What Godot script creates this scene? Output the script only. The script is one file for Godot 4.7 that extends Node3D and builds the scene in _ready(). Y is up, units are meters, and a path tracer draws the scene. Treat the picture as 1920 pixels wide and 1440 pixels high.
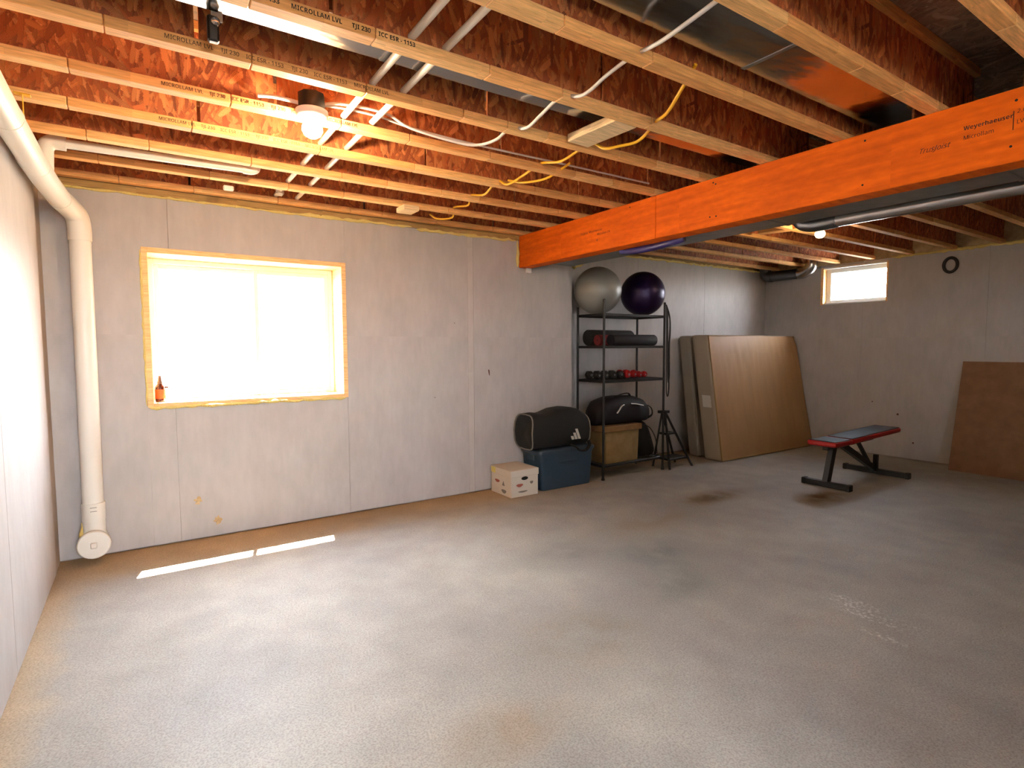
extends Node3D
# An unfinished basement: open I-joists overhead, an orange beam, a big window in the far wall.
# x runs along the window wall, y is up, z towards the room behind the camera (the window wall is at z = -4.385).

var mt := {}
var taken := {}
var rng := RandomNumberGenerator.new()
const BACK := -4.385     # face of the window wall
const NOOK := -4.65      # face of the set-back wall behind the rack
const LEFT := -0.482
const RIGHT := 7.43
const JB := 2.381        # underside of the joists
const JT := 2.683        # top of the joists


func _ready() -> void:
	rng.seed = 7
	# ---- camera
	var cam := Camera3D.new()
	cam.name = "camera"
	cam.fov = 69.455
	cam.near = 0.02
	cam.far = 200.0
	cam.position = Vector3(0, 1.34, 0)
	cam.rotation_degrees = Vector3(-3.853, -33.546, -0.234)
	add_child(cam)
	cam.current = true
	# ---- sky
	var sky_mat := ProceduralSkyMaterial.new()
	sky_mat.sky_top_color = Color(0.83, 0.87, 0.92)
	sky_mat.sky_horizon_color = Color(0.95, 0.95, 0.95)
	sky_mat.sky_curve = 0.2
	sky_mat.ground_horizon_color = Color(0.80, 0.79, 0.76)
	sky_mat.ground_bottom_color = Color(0.55, 0.53, 0.50)
	var sky := Sky.new()
	sky.sky_material = sky_mat
	var env := Environment.new()
	env.background_mode = Environment.BG_SKY
	env.sky = sky
	env.background_energy_multiplier = 88.0
	env.tonemap_mode = Environment.TONE_MAPPER_LINEAR
	env.tonemap_exposure = 1.0
	env.sdfgi_enabled = true
	env.ssao_enabled = true
	env.ssil_enabled = true
	var we := WorldEnvironment.new()
	we.name = "world_environment"
	we.environment = env
	add_child(we)
	# ---- sun
	var sun := DirectionalLight3D.new()
	sun.name = "sun"
	sun.light_color = Color(1.0, 0.96, 0.9)
	sun.light_energy = 240.0
	sun.light_angular_distance = 0.6
	sun.shadow_enabled = true
	sun.sky_mode = DirectionalLight3D.SKY_MODE_LIGHT_ONLY
	add_child(sun)
	sun.look_at_from_position(Vector3.ZERO, Vector3(-0.105, -1.0, 0.447), Vector3.UP)

	make_materials()
	build_shell()
	build_windows()
	build_joists()
	build_beam()
	build_ducts()
	build_pipes_and_cables()
	build_lamps()
	build_storage()
	build_mattresses()
	build_bench()
	build_small_things()


# ============================================================ materials

func picture(w: int, h: int, f: Callable) -> ImageTexture:
	var data := PackedByteArray()
	data.resize(w * h * 3)
	var k := 0
	for y in h:
		for x in w:
			var c: Color = f.call(x, y)
			data[k] = clampi(int(c.r * 255.0), 0, 255)
			data[k + 1] = clampi(int(c.g * 255.0), 0, 255)
			data[k + 2] = clampi(int(c.b * 255.0), 0, 255)
			k += 3
	return ImageTexture.create_from_image(Image.create_from_data(w, h, false, Image.FORMAT_RGB8, data))


func noise(freq: float, sd: int, oct := 4) -> FastNoiseLite:
	var n := FastNoiseLite.new()
	n.seed = sd
	n.frequency = freq
	n.fractal_octaves = oct
	return n


func seamless(freq: float, sd: int, c0: Color, c1: Color, size := 256, normal := false, bump := 2.0) -> NoiseTexture2D:
	var t := NoiseTexture2D.new()
	t.width = size
	t.height = size
	t.seamless = true
	t.noise = noise(freq, sd, 5)
	if normal:
		t.as_normal_map = true
		t.bump_strength = bump
	else:
		var g := Gradient.new()
		g.set_color(0, c0)
		g.set_color(1, c1)
		t.color_ramp = g
	return t


func plain(key: String, c: Color, rough := 0.7, metal := 0.0, spec := 0.5) -> StandardMaterial3D:
	var m := StandardMaterial3D.new()
	m.resource_name = key
	m.albedo_color = c
	m.roughness = rough
	m.metallic = metal
	m.metallic_specular = spec
	mt[key] = m
	return m


func textured(key: String, t: Texture2D, scale: float, rough := 0.7, tint := Color.WHITE, world := true) -> StandardMaterial3D:
	var m := plain(key, tint, rough)
	m.albedo_texture = t
	m.uv1_triplanar = true
	m.uv1_world_triplanar = world
	m.uv1_triplanar_sharpness = 8.0
	m.uv1_scale = Vector3.ONE * scale
	return m


func osb_texture(size: int, base: Color, strands: int, tones: Array, sd: int, slant: float) -> ImageTexture:
	var r := RandomNumberGenerator.new()
	r.seed = sd
	var data := PackedByteArray()
	data.resize(size * size * 3)
	for k in size * size:
		data[k * 3] = int(base.r * 255)
		data[k * 3 + 1] = int(base.g * 255)
		data[k * 3 + 2] = int(base.b * 255)
	for n in strands:
		var cx := r.randf() * size
		var cy := r.randf() * size
		var ang := PI / 2 + r.randfn(0.0, slant)
		var l := r.randf_range(10.0, 40.0)
		var w := r.randf_range(1.6, 6.5)
		var c: Color = tones[r.randi() % tones.size()]
		var sh := r.randf_range(0.86, 1.12)
		var dx := Vector2(cos(ang), sin(ang))
		var dy := Vector2(-dx.y, dx.x)
		var a := -l
		while a <= l:
			var taper := w * (1.0 - 0.6 * pow(absf(a) / l, 3.0))
			var b := -taper
			while b <= taper:
				var p := Vector2(cx, cy) + dx * a + dy * b
				var k := (posmod(int(p.y), size) * size + posmod(int(p.x), size)) * 3
				var e := sh * (0.93 if b < -taper + 1.0 else 1.0) * (1.0 + 0.05 * sin(b * 2.3))
				data[k] = clampi(int(c.r * 255 * e), 0, 255)
				data[k + 1] = clampi(int(c.g * 255 * e), 0, 255)
				data[k + 2] = clampi(int(c.b * 255 * e), 0, 255)
				b += 0.9
			a += 0.9
	return ImageTexture.create_from_image(Image.create_from_data(size, size, false, Image.FORMAT_RGB8, data))


func make_materials() -> void:
	# oriented strand board: webs of the joists (reddish), subfloor (greyer)
	var osb := osb_texture(512, Color(0.56, 0.31, 0.16), 3000, [Color(0.60, 0.335, 0.17), Color(0.64, 0.375, 0.20), Color(0.71, 0.46, 0.28), Color(0.56, 0.295, 0.145), Color(0.67, 0.42, 0.245), Color(0.58, 0.31, 0.155), Color(0.48, 0.24, 0.115), Color(0.61, 0.34, 0.18)], 3, 0.5)
	textured("osb", osb, 0.95, 0.72, Color(1.10, 1.07, 1.04))
	var osb2 := osb_texture(512, Color(0.50, 0.43, 0.36), 1500, [Color(0.55, 0.47, 0.39), Color(0.60, 0.52, 0.44), Color(0.48, 0.40, 0.33), Color(0.52, 0.45, 0.38)], 5, 1.2)
	textured("subfloor", osb2, 0.9, 0.8)
	# softwood flanges in a few tones
	var n1 := noise(0.012, 11)
	var n2 := noise(0.05, 12)
	var lum := picture(256, 256, func(x, y):
		var g := n1.get_noise_2d(x * 0.7, y * 9.0) * 0.5 + n2.get_noise_2d(x * 0.25, y * 4.0) * 0.5
		var k: float = 0.93 + g * 0.22
		return Color(0.95 * k, 0.73 * k, 0.47 * k * (0.97 + 0.06 * g)))
	textured("lumber_a", lum, 2.3, 0.65, Color(1.0, 0.95, 0.90))
	textured("lumber_b", lum, 1.9, 0.65, Color(0.93, 0.87, 0.80))
	textured("lumber_c", lum, 2.7, 0.65, Color(1.0, 1.0, 1.0))
	textured("lumber_pale", lum, 2.2, 0.65, Color(1.0, 1.12, 1.35))
	textured("buck", lum, 2.0, 0.6, Color(1.08, 1.12, 1.20))
	var n3 := noise(0.01, 21)
	var beam := picture(512, 256, func(x, y):
		var g := n3.get_noise_2d(x * 0.35, y * 9.0) * 0.55 + n3.get_noise_2d(x * 0.25 + 900.0, y * 0.6) * 0.28 + n3.get_noise_2d(x * 3.0, y * 14.0 + 400.0) * 0.25
		var k: float = 0.95 + g * 0.22
		return Color(0.83 * k, 0.355 * k * (1.0 + g * 0.1), 0.02 * k))
	textured("beam", beam, 0.8, 0.7)
	mt.beam.metallic_specular = 0.3
	# rigid insulation boards
	var n4 := noise(0.02, 31)
	var board := picture(256, 256, func(x, y):
		var g := n4.get_noise_2d(x, y * 0.6) * 0.6 + n4.get_noise_2d(x * 5.0, y * 1.2) * 0.4
		var k: float = 0.97 + g * 0.06
		return Color(0.735 * k, 0.715 * k, 0.705 * k))
	var wb := textured("board", board, 0.7, 0.5)
	wb.normal_enabled = true
	wb.normal_texture = seamless(0.03, 32, Color.BLACK, Color.WHITE, 256, true, 1.2)
	wb.normal_scale = 0.25
	wb.metallic_specular = 0.28
	textured("strip_board", board, 0.9, 0.6, Color(1.0, 0.94, 0.86))
	textured("batten", board, 0.9, 0.5, Color(1.04, 1.03, 1.02))
	textured("concrete_wall", board, 1.1, 0.85, Color(0.82, 0.80, 0.77))
	# concrete slab
	plain("foam", Color(0.86, 0.77, 0.46), 0.8)
	mt.foam.normal_enabled = true
	mt.foam.normal_texture = seamless(0.05, 41, Color.BLACK, Color.WHITE, 256, true, 6.0)
	mt.foam.uv1_triplanar = true
	mt.foam.uv1_scale = Vector3.ONE * 4.0
	textured("rim", seamless(0.02, 42, Color(0.66, 0.55, 0.38), Color(0.82, 0.72, 0.55)), 1.6, 0.9)
	textured("sill_plate", lum, 1.7, 0.8, Color(0.70, 0.72, 0.66))
	plain("pvc", Color(0.90, 0.885, 0.85), 0.35)
	plain("pvc_line", Color(0.55, 0.54, 0.52), 0.5)
	plain("pex", Color(0.93, 0.90, 0.84), 0.4)
	plain("cable_white", Color(0.86, 0.85, 0.84), 0.45)
	plain("cable_yellow", Color(0.86, 0.64, 0.10), 0.45)
	plain("vinyl", Color(0.90, 0.90, 0.89), 0.4)
	plain("sheet_metal", Color(0.72, 0.74, 0.76), 0.16, 1.0)
	mt.sheet_metal.normal_enabled = true
	mt.sheet_metal.normal_texture = seamless(0.008, 52, Color.BLACK, Color.WHITE, 256, true, 3.0)
	mt.sheet_metal.normal_scale = 0.35
	mt.sheet_metal.uv1_triplanar = true
	mt.sheet_metal.uv1_world_triplanar = true
	mt.sheet_metal.uv1_scale = Vector3(0.4, 1.2, 1.2)
	plain("galv", Color(0.62, 0.64, 0.66), 0.34, 0.9)
	mt.galv.roughness_texture = seamless(0.03, 51, Color(0.55, 0.55, 0.55), Color(1, 1, 1))
	mt.galv.uv1_triplanar = true
	mt.galv.uv1_world_triplanar = true
	mt.galv.roughness = 0.5
	plain("galv_dark", Color(0.42, 0.43, 0.45), 0.42, 1.0)
	plain("galv_bright", Color(0.78, 0.79, 0.81), 0.22, 1.0)
	plain("black_metal", Color(0.035, 0.033, 0.035), 0.5)
	plain("black_rubber", Color(0.03, 0.03, 0.032), 0.6)
	plain("black_plastic", Color(0.05, 0.045, 0.045), 0.5)
	plain("ink", Color(0.10, 0.07, 0.06), 0.9)
	plain("ink_beam", Color(0.22, 0.07, 0.03), 0.9)
	plain("nail", Color(0.06, 0.04, 0.035), 0.6, 0.4)
	plain("groove", Color(0.33, 0.15, 0.08), 0.9)
	plain("exterior", Color(0.60, 0.58, 0.54), 0.9)
	var glass := plain("glass", Color(0.95, 0.98, 0.98, 0.06), 0.02)
	glass.transparency = BaseMaterial3D.TRANSPARENCY_ALPHA
	make_floor_material()


func make_floor_material() -> void:
	var na := noise(0.006, 61, 5)
	var nb := noise(0.03, 62, 4)
	var nc := noise(0.42, 63, 2)
	# stains on the slab: x, distance, radius along x, radius along z, tint
	var stains := [[4.16, 3.06, 0.34, 0.13, Color(0.62, 0.49, 0.35)], [4.93, 2.50, 0.26, 0.15, Color(0.60, 0.47, 0.33)], [2.70, 2.40, 0.32, 0.26, Color(0.80, 0.83, 0.85)], [2.45, 2.02, 0.30, 0.18, Color(0.82, 0.84, 0.85)],
		[2.2, 2.75, 0.35, 0.2, Color(0.86, 0.87, 0.87)], [1.0, 1.55, 0.22, 0.14, Color(0.93, 0.88, 0.83)], [1.65, 1.9, 0.4, 0.25, Color(0.88, 0.86, 0.84)], [3.2, 2.9, 0.6, 0.2, Color(0.90, 0.86, 0.82)]]
	var scuffs := [[2.99, 1.28, 0.030, 0.15], [3.05, 1.36, 0.02, 0.10], [2.92, 1.22, 0.025, 0.12], [2.78, 1.12, 0.02, 0.08]]
	var t := picture(1024, 896, func(px, py):
		var x: float = -1.0 + 9.0 * px / 1024.0
		var d: float = 5.0 - 8.0 * py / 896.0
		var g := na.get_noise_2d(px, py)
		var h := nb.get_noise_2d(px, py)
		var f := nc.get_noise_2d(px, py)
		var k: float = 1.0 + 0.10 * g + 0.06 * h + 0.05 * f
		var c := Color(0.645 * k, 0.626 * k, 0.602 * k * (1.0 - 0.03 * g))
		var tan_band := clampf(1.0 - (4.385 - d) / (0.60 + 0.3 * g), 0.0, 1.0) if x < 3.7 else clampf(1.0 - (4.65 - d) / 0.7, 0.0, 1.0)  # tan tint, stronger close to the far walls and the left wall
		tan_band = maxf(tan_band, clampf(1.0 - (x + 0.48) / (0.16 + 0.1 * h), 0.0, 1.0) * 0.6)
		c = c.lerp(Color(0.70 * k, 0.565 * k, 0.40 * k), tan_band * 0.85)
		for s in stains:
			var ex: float = (x - s[0]) / s[2]
			var ed: float = (d - s[1]) / s[3]
			var r2 := ex * ex + ed * ed
			if r2 < 5.0:
				var w: float = exp(-r2 * 1.1) * clampf(0.85 + 1.1 * h + 0.6 * g, 0.0, 1.2)
				c = c.lerp(c * s[4], clampf(w, 0.0, 1.0))
		for s in scuffs:
			var ex: float = (x - s[0]) / s[2]
			var ed: float = (d - s[1] + 0.6 * (x - s[0])) / s[3]
			var r2 := ex * ex + ed * ed
			if r2 < 4.0:
				c = c.lerp(Color(0.93, 0.92, 0.90), clampf(exp(-r2) * (f * 3.2 - 0.25 + h * 0.6), 0.0, 0.7))
		return c)
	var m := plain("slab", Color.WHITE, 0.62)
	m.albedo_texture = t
	m.detail_enabled = true
	m.detail_blend_mode = BaseMaterial3D.BLEND_MODE_MUL
	m.detail_uv_layer = BaseMaterial3D.DETAIL_UV_2
	m.detail_albedo = seamless(0.12, 64, Color(0.80, 0.80, 0.79), Color(1.12, 1.12, 1.12), 512)
	m.uv2_scale = Vector3.ONE
	m.roughness_texture = seamless(0.01, 65, Color(0.62, 0.62, 0.62), Color(1, 1, 1), 256)
	m.roughness = 0.72
	m.metallic_specular = 0.3
	mt["slab"] = m


# ============================================================ meshes

func begin() -> SurfaceTool:
	var s := SurfaceTool.new()
	s.begin(Mesh.PRIMITIVE_TRIANGLES)
	s.set_smooth_group(-1)
	return s


func tri(s: SurfaceTool, a: Vector3, b: Vector3, c: Vector3) -> void:   # counter-clockwise seen from outside
	s.add_vertex(a)
	s.add_vertex(c)
	s.add_vertex(b)


func face(s: SurfaceTool, p: Array, inside: Vector3) -> void:          # convex polygon, turned away from a point inside
	var n: Vector3 = (p[1] - p[0]).cross(p[2] - p[0])
	if n.length_squared() < 1e-16 and p.size() > 3:
		n = (p[2] - p[0]).cross(p[3] - p[0])
	var flip: bool = n.dot(p[0] - inside) < 0.0
	for k in range(1, p.size() - 1):
		if flip:
			tri(s, p[0], p[k + 1], p[k])
		else:
			tri(s, p[0], p[k], p[k + 1])


func box(s: SurfaceTool, c: Vector3, size: Vector3, bevel := 0.003, turn := Basis.IDENTITY) -> void:
	s.set_smooth_group(-1)
	var h := size * 0.5
	var b: float = minf(bevel, minf(h.x, minf(h.y, h.z)) * 0.9)
	var corner := func(sx: float, sy: float, sz: float, ax: int) -> Vector3:
		var p := Vector3(sx * (h.x - (0.0 if ax == 0 else b)), sy * (h.y - (0.0 if ax == 1 else b)), sz * (h.z - (0.0 if ax == 2 else b)))
		return c + turn * p
	for g in [-1.0, 1.0]:
		face(s, [corner.call(g, -1, -1, 0), corner.call(g, 1, -1, 0), corner.call(g, 1, 1, 0), corner.call(g, -1, 1, 0)], c)
		face(s, [corner.call(-1, g, -1, 1), corner.call(1, g, -1, 1), corner.call(1, g, 1, 1), corner.call(-1, g, 1, 1)], c)
		face(s, [corner.call(-1, -1, g, 2), corner.call(1, -1, g, 2), corner.call(1, 1, g, 2), corner.call(-1, 1, g, 2)], c)
	if b <= 0.0:
		return
	for i in [-1.0, 1.0]:
		for j in [-1.0, 1.0]:
			face(s, [corner.call(i, j, -1, 0), corner.call(i, j, 1, 0), corner.call(i, j, 1, 1), corner.call(i, j, -1, 1)], c)
			face(s, [corner.call(i, -1, j, 0), corner.call(i, 1, j, 0), corner.call(i, 1, j, 2), corner.call(i, -1, j, 2)], c)
			face(s, [corner.call(-1, i, j, 1), corner.call(1, i, j, 1), corner.call(1, i, j, 2), corner.call(-1, i, j, 2)], c)
			for k in [-1.0, 1.0]:
				face(s, [corner.call(i, j, k, 0), corner.call(i, j, k, 1), corner.call(i, j, k, 2)], c)


func bar(s: SurfaceTool, a: Vector3, b: Vector3, w: float, h: float, up := Vector3.UP, bevel := 0.002) -> void:   # a square bar from a to b
	var x := (b - a).normalized()
	var z := x.cross(up).normalized()
	if z.length() < 0.5:
		z = x.cross(Vector3.RIGHT).normalized()
	var y := z.cross(x)
	box(s, (a + b) * 0.5, Vector3(a.distance_to(b), h, w), bevel, Basis(x, y, z))


func lathe(s: SurfaceTool, prof: Array, seg := 24, xf := Transform3D.IDENTITY) -> void:   # Vector2(radius, height), going up the outside
	var group := 0
	for i in prof.size() - 1:
		var p: Vector2 = prof[i]
		var q: Vector2 = prof[i + 1]
		if i > 0:
			var o: Vector2 = prof[i - 1]
			if absf((p - o).angle_to(q - p)) > 0.6:
				group += 1
		s.set_smooth_group(group)
		for k in seg:
			var a0 := TAU * k / seg
			var a1 := TAU * (k + 1) / seg
			var p0 := xf * Vector3(p.x * cos(a0), p.y, p.x * sin(a0))
			var p1 := xf * Vector3(p.x * cos(a1), p.y, p.x * sin(a1))
			var q0 := xf * Vector3(q.x * cos(a0), q.y, q.x * sin(a0))
			var q1 := xf * Vector3(q.x * cos(a1), q.y, q.x * sin(a1))
			if p.x > 1e-6:
				tri(s, p1, p0, q0)
			if q.x > 1e-6:
				tri(s, p1, q0, q1)
	s.set_smooth_group(-1)


func smooth_path(p: Array, steps := 8) -> Array:
	var out := []
	for i in p.size() - 1:
		var a: Vector3 = p[maxi(i - 1, 0)]
		var b: Vector3 = p[i]
		var c: Vector3 = p[i + 1]
		var d: Vector3 = p[mini(i + 2, p.size() - 1)]
		for k in steps:
			var t := float(k) / steps
			out.append(b.cubic_interpolate(c, a, d, t))
	out.append(p[-1])
	return out


func tube(s: SurfaceTool, path: Array, r: float, seg := 12, caps := true, closed := false, flat := 1.0) -> void:
	var rings := []
	var n := path.size()
	var up := Vector3.UP
	for i in n:
		var a: Vector3 = path[(i - 1 + n) % n] if closed else path[maxi(i - 1, 0)]
		var b: Vector3 = path[(i + 1) % n] if closed else path[mini(i + 1, n - 1)]
		var t := (b - a).normalized()
		if i == 0 and absf(t.y) > 0.9:
			up = Vector3.RIGHT
		var x := up.cross(t).normalized()
		up = t.cross(x).normalized()
		var ring := PackedVector3Array()
		for k in seg:
			var ang := TAU * k / seg
			ring.append(path[i] + x * (cos(ang) * r) + up * (sin(ang) * r * flat))
		rings.append(ring)
	s.set_smooth_group(1)
	for i in (n if closed else n - 1):
		var j := (i + 1) % n
		var mid: Vector3 = (path[i] + path[j]) * 0.5
		for k in seg:
			var l := (k + 1) % seg
			face(s, [rings[i][k], rings[i][l], rings[j][l], rings[j][k]], mid)
	s.set_smooth_group(-1)
	if caps and not closed:
		face(s, Array(rings[0]), path[1])
		face(s, Array(rings[n - 1]), path[n - 2])


func loft(s: SurfaceTool, rings: Array, caps := true) -> void:         # rings of equal count, smooth
	s.set_smooth_group(1)
	var cs := []
	for ring in rings:
		var c := Vector3.ZERO
		for p in ring:
			c += p
		cs.append(c / ring.size())
	for i in rings.size() - 1:
		var mid: Vector3 = (cs[i] + cs[i + 1]) * 0.5
		var m: int = rings[i].size()
		for k in m:
			var l := (k + 1) % m
			face(s, [rings[i][k], rings[i][l], rings[i + 1][l], rings[i + 1][k]], mid)
	s.set_smooth_group(-1)
	if caps:
		for e in [0, rings.size() - 1]:
			var inner: Vector3 = cs[1] if e == 0 else cs[rings.size() - 2]
			var ring: Array = Array(rings[e])
			for k in ring.size():
				face(s, [cs[e], ring[k], ring[(k + 1) % ring.size()]], inner)


func cushion(s: SurfaceTool, size: Vector3, r: float, warp: Callable, n := 6) -> void:   # a box with round edges, each point sent through warp
	s.set_smooth_group(1)
	var h := size * 0.5
	var steps := func(half: float) -> Array:
		var a := []
		for k in 4:
			a.append(-half + r * (1.0 - cos(PI / 2 * k / 3.0)) * 1.0)
		for k in range(1, n):
			a.append(lerpf(-half + r, half - r, float(k) / n))
		for k in 4:
			a.append(half - r * (1.0 - cos(PI / 2 * (3 - k) / 3.0)))
		return a
	var sx: Array = steps.call(h.x)
	var sy: Array = steps.call(h.y)
	var sz: Array = steps.call(h.z)
	var put := func(p: Vector3) -> Vector3:
		var core := Vector3(clampf(p.x, -h.x + r, h.x - r), clampf(p.y, -h.y + r, h.y - r), clampf(p.z, -h.z + r, h.z - r))
		var d := p - core
		if d.length() > 1e-6:
			p = core + d.normalized() * r
		return warp.call(p)
	var inside: Vector3 = warp.call(Vector3.ZERO)
	for ax in 3:
		var u: Array = [sy, sx, sx][ax]
		var v: Array = [sz, sz, sy][ax]
		for g in [-1.0, 1.0]:
			for i in u.size() - 1:
				for j in v.size() - 1:
					var q := []
					for e in [[i, j], [i + 1, j], [i + 1, j + 1], [i, j + 1]]:
						var p := Vector3(g * h.x, u[e[0]], v[e[1]]) if ax == 0 else Vector3(u[e[0]], g * h.y, v[e[1]]) if ax == 1 else Vector3(u[e[0]], v[e[1]], g * h.z)
						q.append(put.call(p))
					face(s, q, inside)
	s.set_smooth_group(-1)


func letters(text: String, height: float, depth := 0.0006, bold := false) -> Mesh:   # cap height about `height`, baseline start at the origin
	var t := TextMesh.new()
	var f := SystemFont.new()
	f.font_names = PackedStringArray(["Droid Sans"])
	if bold:
		f.font_weight = 700
	t.font = f
	t.text = text
	t.font_size = 64
	t.pixel_size = height / 46.0
	t.depth = depth
	t.curve_step = 6.0
	t.horizontal_alignment = HORIZONTAL_ALIGNMENT_LEFT
	t.vertical_alignment = VERTICAL_ALIGNMENT_CENTER
	return t


# ============================================================ nodes

func numbered(parent: Node, called: String) -> String:
	var key := str(parent.get_instance_id()) + called
	var k: int = taken.get(key, 0)
	taken[key] = k + 1
	return called if k == 0 else "%s_%03d" % [called, k]


func put(parent: Node, called: String, shape, m: Material, at := Transform3D.IDENTITY) -> MeshInstance3D:
	var o := MeshInstance3D.new()
	o.name = numbered(parent, called)
	if shape is SurfaceTool:
		shape.generate_normals()
		o.mesh = shape.commit()
	else:
		o.mesh = shape
	o.material_override = m
	o.transform = at
	o.cast_shadow = GeometryInstance3D.SHADOW_CASTING_SETTING_ON
	parent.add_child(o, true)
	return o


func tag(o: Node, label: String, category: String, group := "") -> void:
	o.set_meta("label", label)
	o.set_meta("category", category)
	if group:
		o.set_meta("group", group)


func thing(called: String, label: String, category: String, at := Vector3.ZERO, turn := 0.0, group := "") -> Node3D:
	var o := Node3D.new()
	o.name = numbered(self, called)
	add_child(o, true)
	o.position = at
	o.rotation.y = turn
	tag(o, label, category, group)
	return o


func struct(called: String, shape, m: Material, label: String) -> MeshInstance3D:
	var o := put(self, called, shape, m)
	o.set_meta("kind", "structure")
	o.set_meta("label", label)
	o.set_meta("category", called.split("_")[0])
	return o


func bx(c: Vector3, size: Vector3, bevel := 0.003) -> SurfaceTool:
	var s := begin()
	box(s, c, size, bevel)
	return s


func span(s: SurfaceTool, lo: Vector3, hi: Vector3, bevel := 0.0) -> void:
	box(s, (lo + hi) * 0.5, (hi - lo).abs(), bevel)


# ============================================================ the shell

func build_shell() -> void:
	# floor slab, with texture coordinates in room metres
	var f := SurfaceTool.new()
	f.begin(Mesh.PRIMITIVE_TRIANGLES)
	f.set_normal(Vector3.UP)
	for p in [[-1, -5], [8, -5], [8, 3], [-1, -5], [8, 3], [-1, 3]]:
		f.set_uv(Vector2((p[0] + 1.0) / 9.0, (p[1] + 5.0) / 8.0))
		f.set_uv2(Vector2(p[0], p[1]) * 1.6)
		f.add_vertex(Vector3(p[0], 0, p[1]))
	var fl := MeshInstance3D.new()
	fl.name = "floor"
	fl.mesh = f.commit()
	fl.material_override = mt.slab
	add_child(fl)
	fl.set_meta("kind", "structure")
	fl.set_meta("label", "bare grey concrete slab with brown stains and pale scuffs")
	fl.set_meta("category", "floor")
	var under := begin()
	span(under, Vector3(-1, -0.25, -5), Vector3(8, -0.002, 3))
	put(fl, "slab_underside", under, mt.concrete_wall)

	# window wall: concrete core with the opening, then the boards
	var wx0 := 0.008
	var wx1 := 1.343
	var wy0 := 0.945
	var wy1 := 2.0
	var s := begin()
	span(s, Vector3(-0.9, 0, -4.70), Vector3(wx0, 2.75, -4.41))
	span(s, Vector3(wx1, 0, -4.70), Vector3(3.64, 2.75, -4.41))
	span(s, Vector3(wx0, 0, -4.70), Vector3(wx1, wy0, -4.41))
	span(s, Vector3(wx0, wy1, -4.70), Vector3(wx1, 2.75, -4.41))
	span(s, Vector3(3.64, 0, -4.95), Vector3(7.7, 2.75, -4.675))
	var wall := struct("wall_back", s, mt.concrete_wall, "grey insulated basement wall holding the large bright window")
	var seams := [LEFT - 0.05, 0.165, 1.338, 2.492, 3.64]
	for i in 4:
		var a: float = seams[i] + 0.0008
		var b: float = seams[i + 1] - (0.0008 if i < 3 else 0.0)
		s = begin()
		if a < wx1 and b > wx0:
			var la := minf(wx0, b)
			if la > a:
				span(s, Vector3(a, 0.012, -4.41), Vector3(la, 2.335, BACK), 0.0015)
			if b > wx1:
				span(s, Vector3(wx1, 0.012, -4.41), Vector3(b, 2.335, BACK), 0.0015)
			var u := maxf(a, wx0)
			var v := minf(b, wx1)
			span(s, Vector3(u, 0.012, -4.41), Vector3(v, wy0, BACK), 0.0)
			span(s, Vector3(u, wy1, -4.41), Vector3(v, 2.335, BACK), 0.0)
		else:
			span(s, Vector3(a, 0.012, -4.41), Vector3(b, 2.335, BACK), 0.0015)
		put(wall, "insulation_board", s, mt.board)
	put(wall, "seam_strip", bx(Vector3(2.462, 1.175, BACK + 0.0015), Vector3(0.055, 2.32, 0.003), 0.001), mt.batten)
	for e in [[3.64, 4.86], [4.86, 6.08], [6.08, RIGHT]]:
		s = begin()
		span(s, Vector3(e[0] + 0.0008, 0.012, -4.675), Vector3(e[1] - 0.0008, 2.375, NOOK), 0.0015)
		put(wall, "insulation_board", s, mt.board)
	# plate on top of the wall and the yellow foam beads along it
	s = begin()
	span(s, Vector3(LEFT, 2.337, -4.45), Vector3(2.99, 2.379, BACK + 0.012), 0.002)
	put(wall, "sill_plate", s, mt.sill_plate)
	s = begin()
	span(s, Vector3(3.64, 2.377, -4.70), Vector3(RIGHT, 2.41, NOOK + 0.012), 0.002)
	put(wall, "sill_plate", s, mt.sill_plate)
	foam_bead(wall, Vector3(LEFT + 0.02, 2.330, BACK + 0.004), Vector3(1.55, 2.330, BACK + 0.004), 0.009, 1)
	foam_bead(wall, Vector3(1.0, 2.338, BACK + 0.008), Vector3(1.9, 2.338, BACK + 0.008), 0.012, 2)
	foam_bead(wall, Vector3(1.95, 2.326, BACK + 0.006), Vector3(2.95, 2.332, BACK + 0.006), 0.013, 3)
	foam_bead(wall, Vector3(2.972, 2.09, BACK + 0.006), Vector3(2.972, 2.34, BACK + 0.006), 0.014, 4)
	foam_bead(wall, Vector3(4.4, 2.374, NOOK + 0.008), Vector3(RIGHT - 0.02, 2.374, NOOK + 0.008), 0.014, 5)
	foam_bead(wall, Vector3(3.66, 2.2, NOOK + 0.05), Vector3(3.98, 2.235, NOOK + 0.04), 0.05, 6)
	# torn spots near the floor
	for e in [[0.275, 0.279, 0.030, 1], [0.389, 0.118, 0.034, 2]]:
		s = begin()
		var r := RandomNumberGenerator.new()
		r.seed = e[3]
		var c := Vector3(e[0], e[1], BACK + 0.004)
		var ring := []
		for k in 14:
			var a := TAU * k / 14
			var rad: float = e[2] * r.randf_range(0.45, 1.15)
			ring.append(Vector3(e[0] + cos(a) * rad, e[1] + sin(a) * rad, BACK + 0.0006))
		for k in 14:
			face(s, [c, ring[k], ring[(k + 1) % 14]], Vector3(e[0], e[1], BACK - 0.1))
		put(wall, "torn_patch", s, mt.rim)

	# left wall: long boards, a bare strip in the corner
	s = begin()
	span(s, Vector3(-0.9, 0, -4.41), Vector3(LEFT - 0.025, 2.75, 3))
	wall = struct("wall_left", s, mt.concrete_wall, "pale glossy insulated wall along the left edge behind the white drain pipe")
	var zs := [3.0, 0.72, -0.5, -1.72, -2.93, -4.145]
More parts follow.
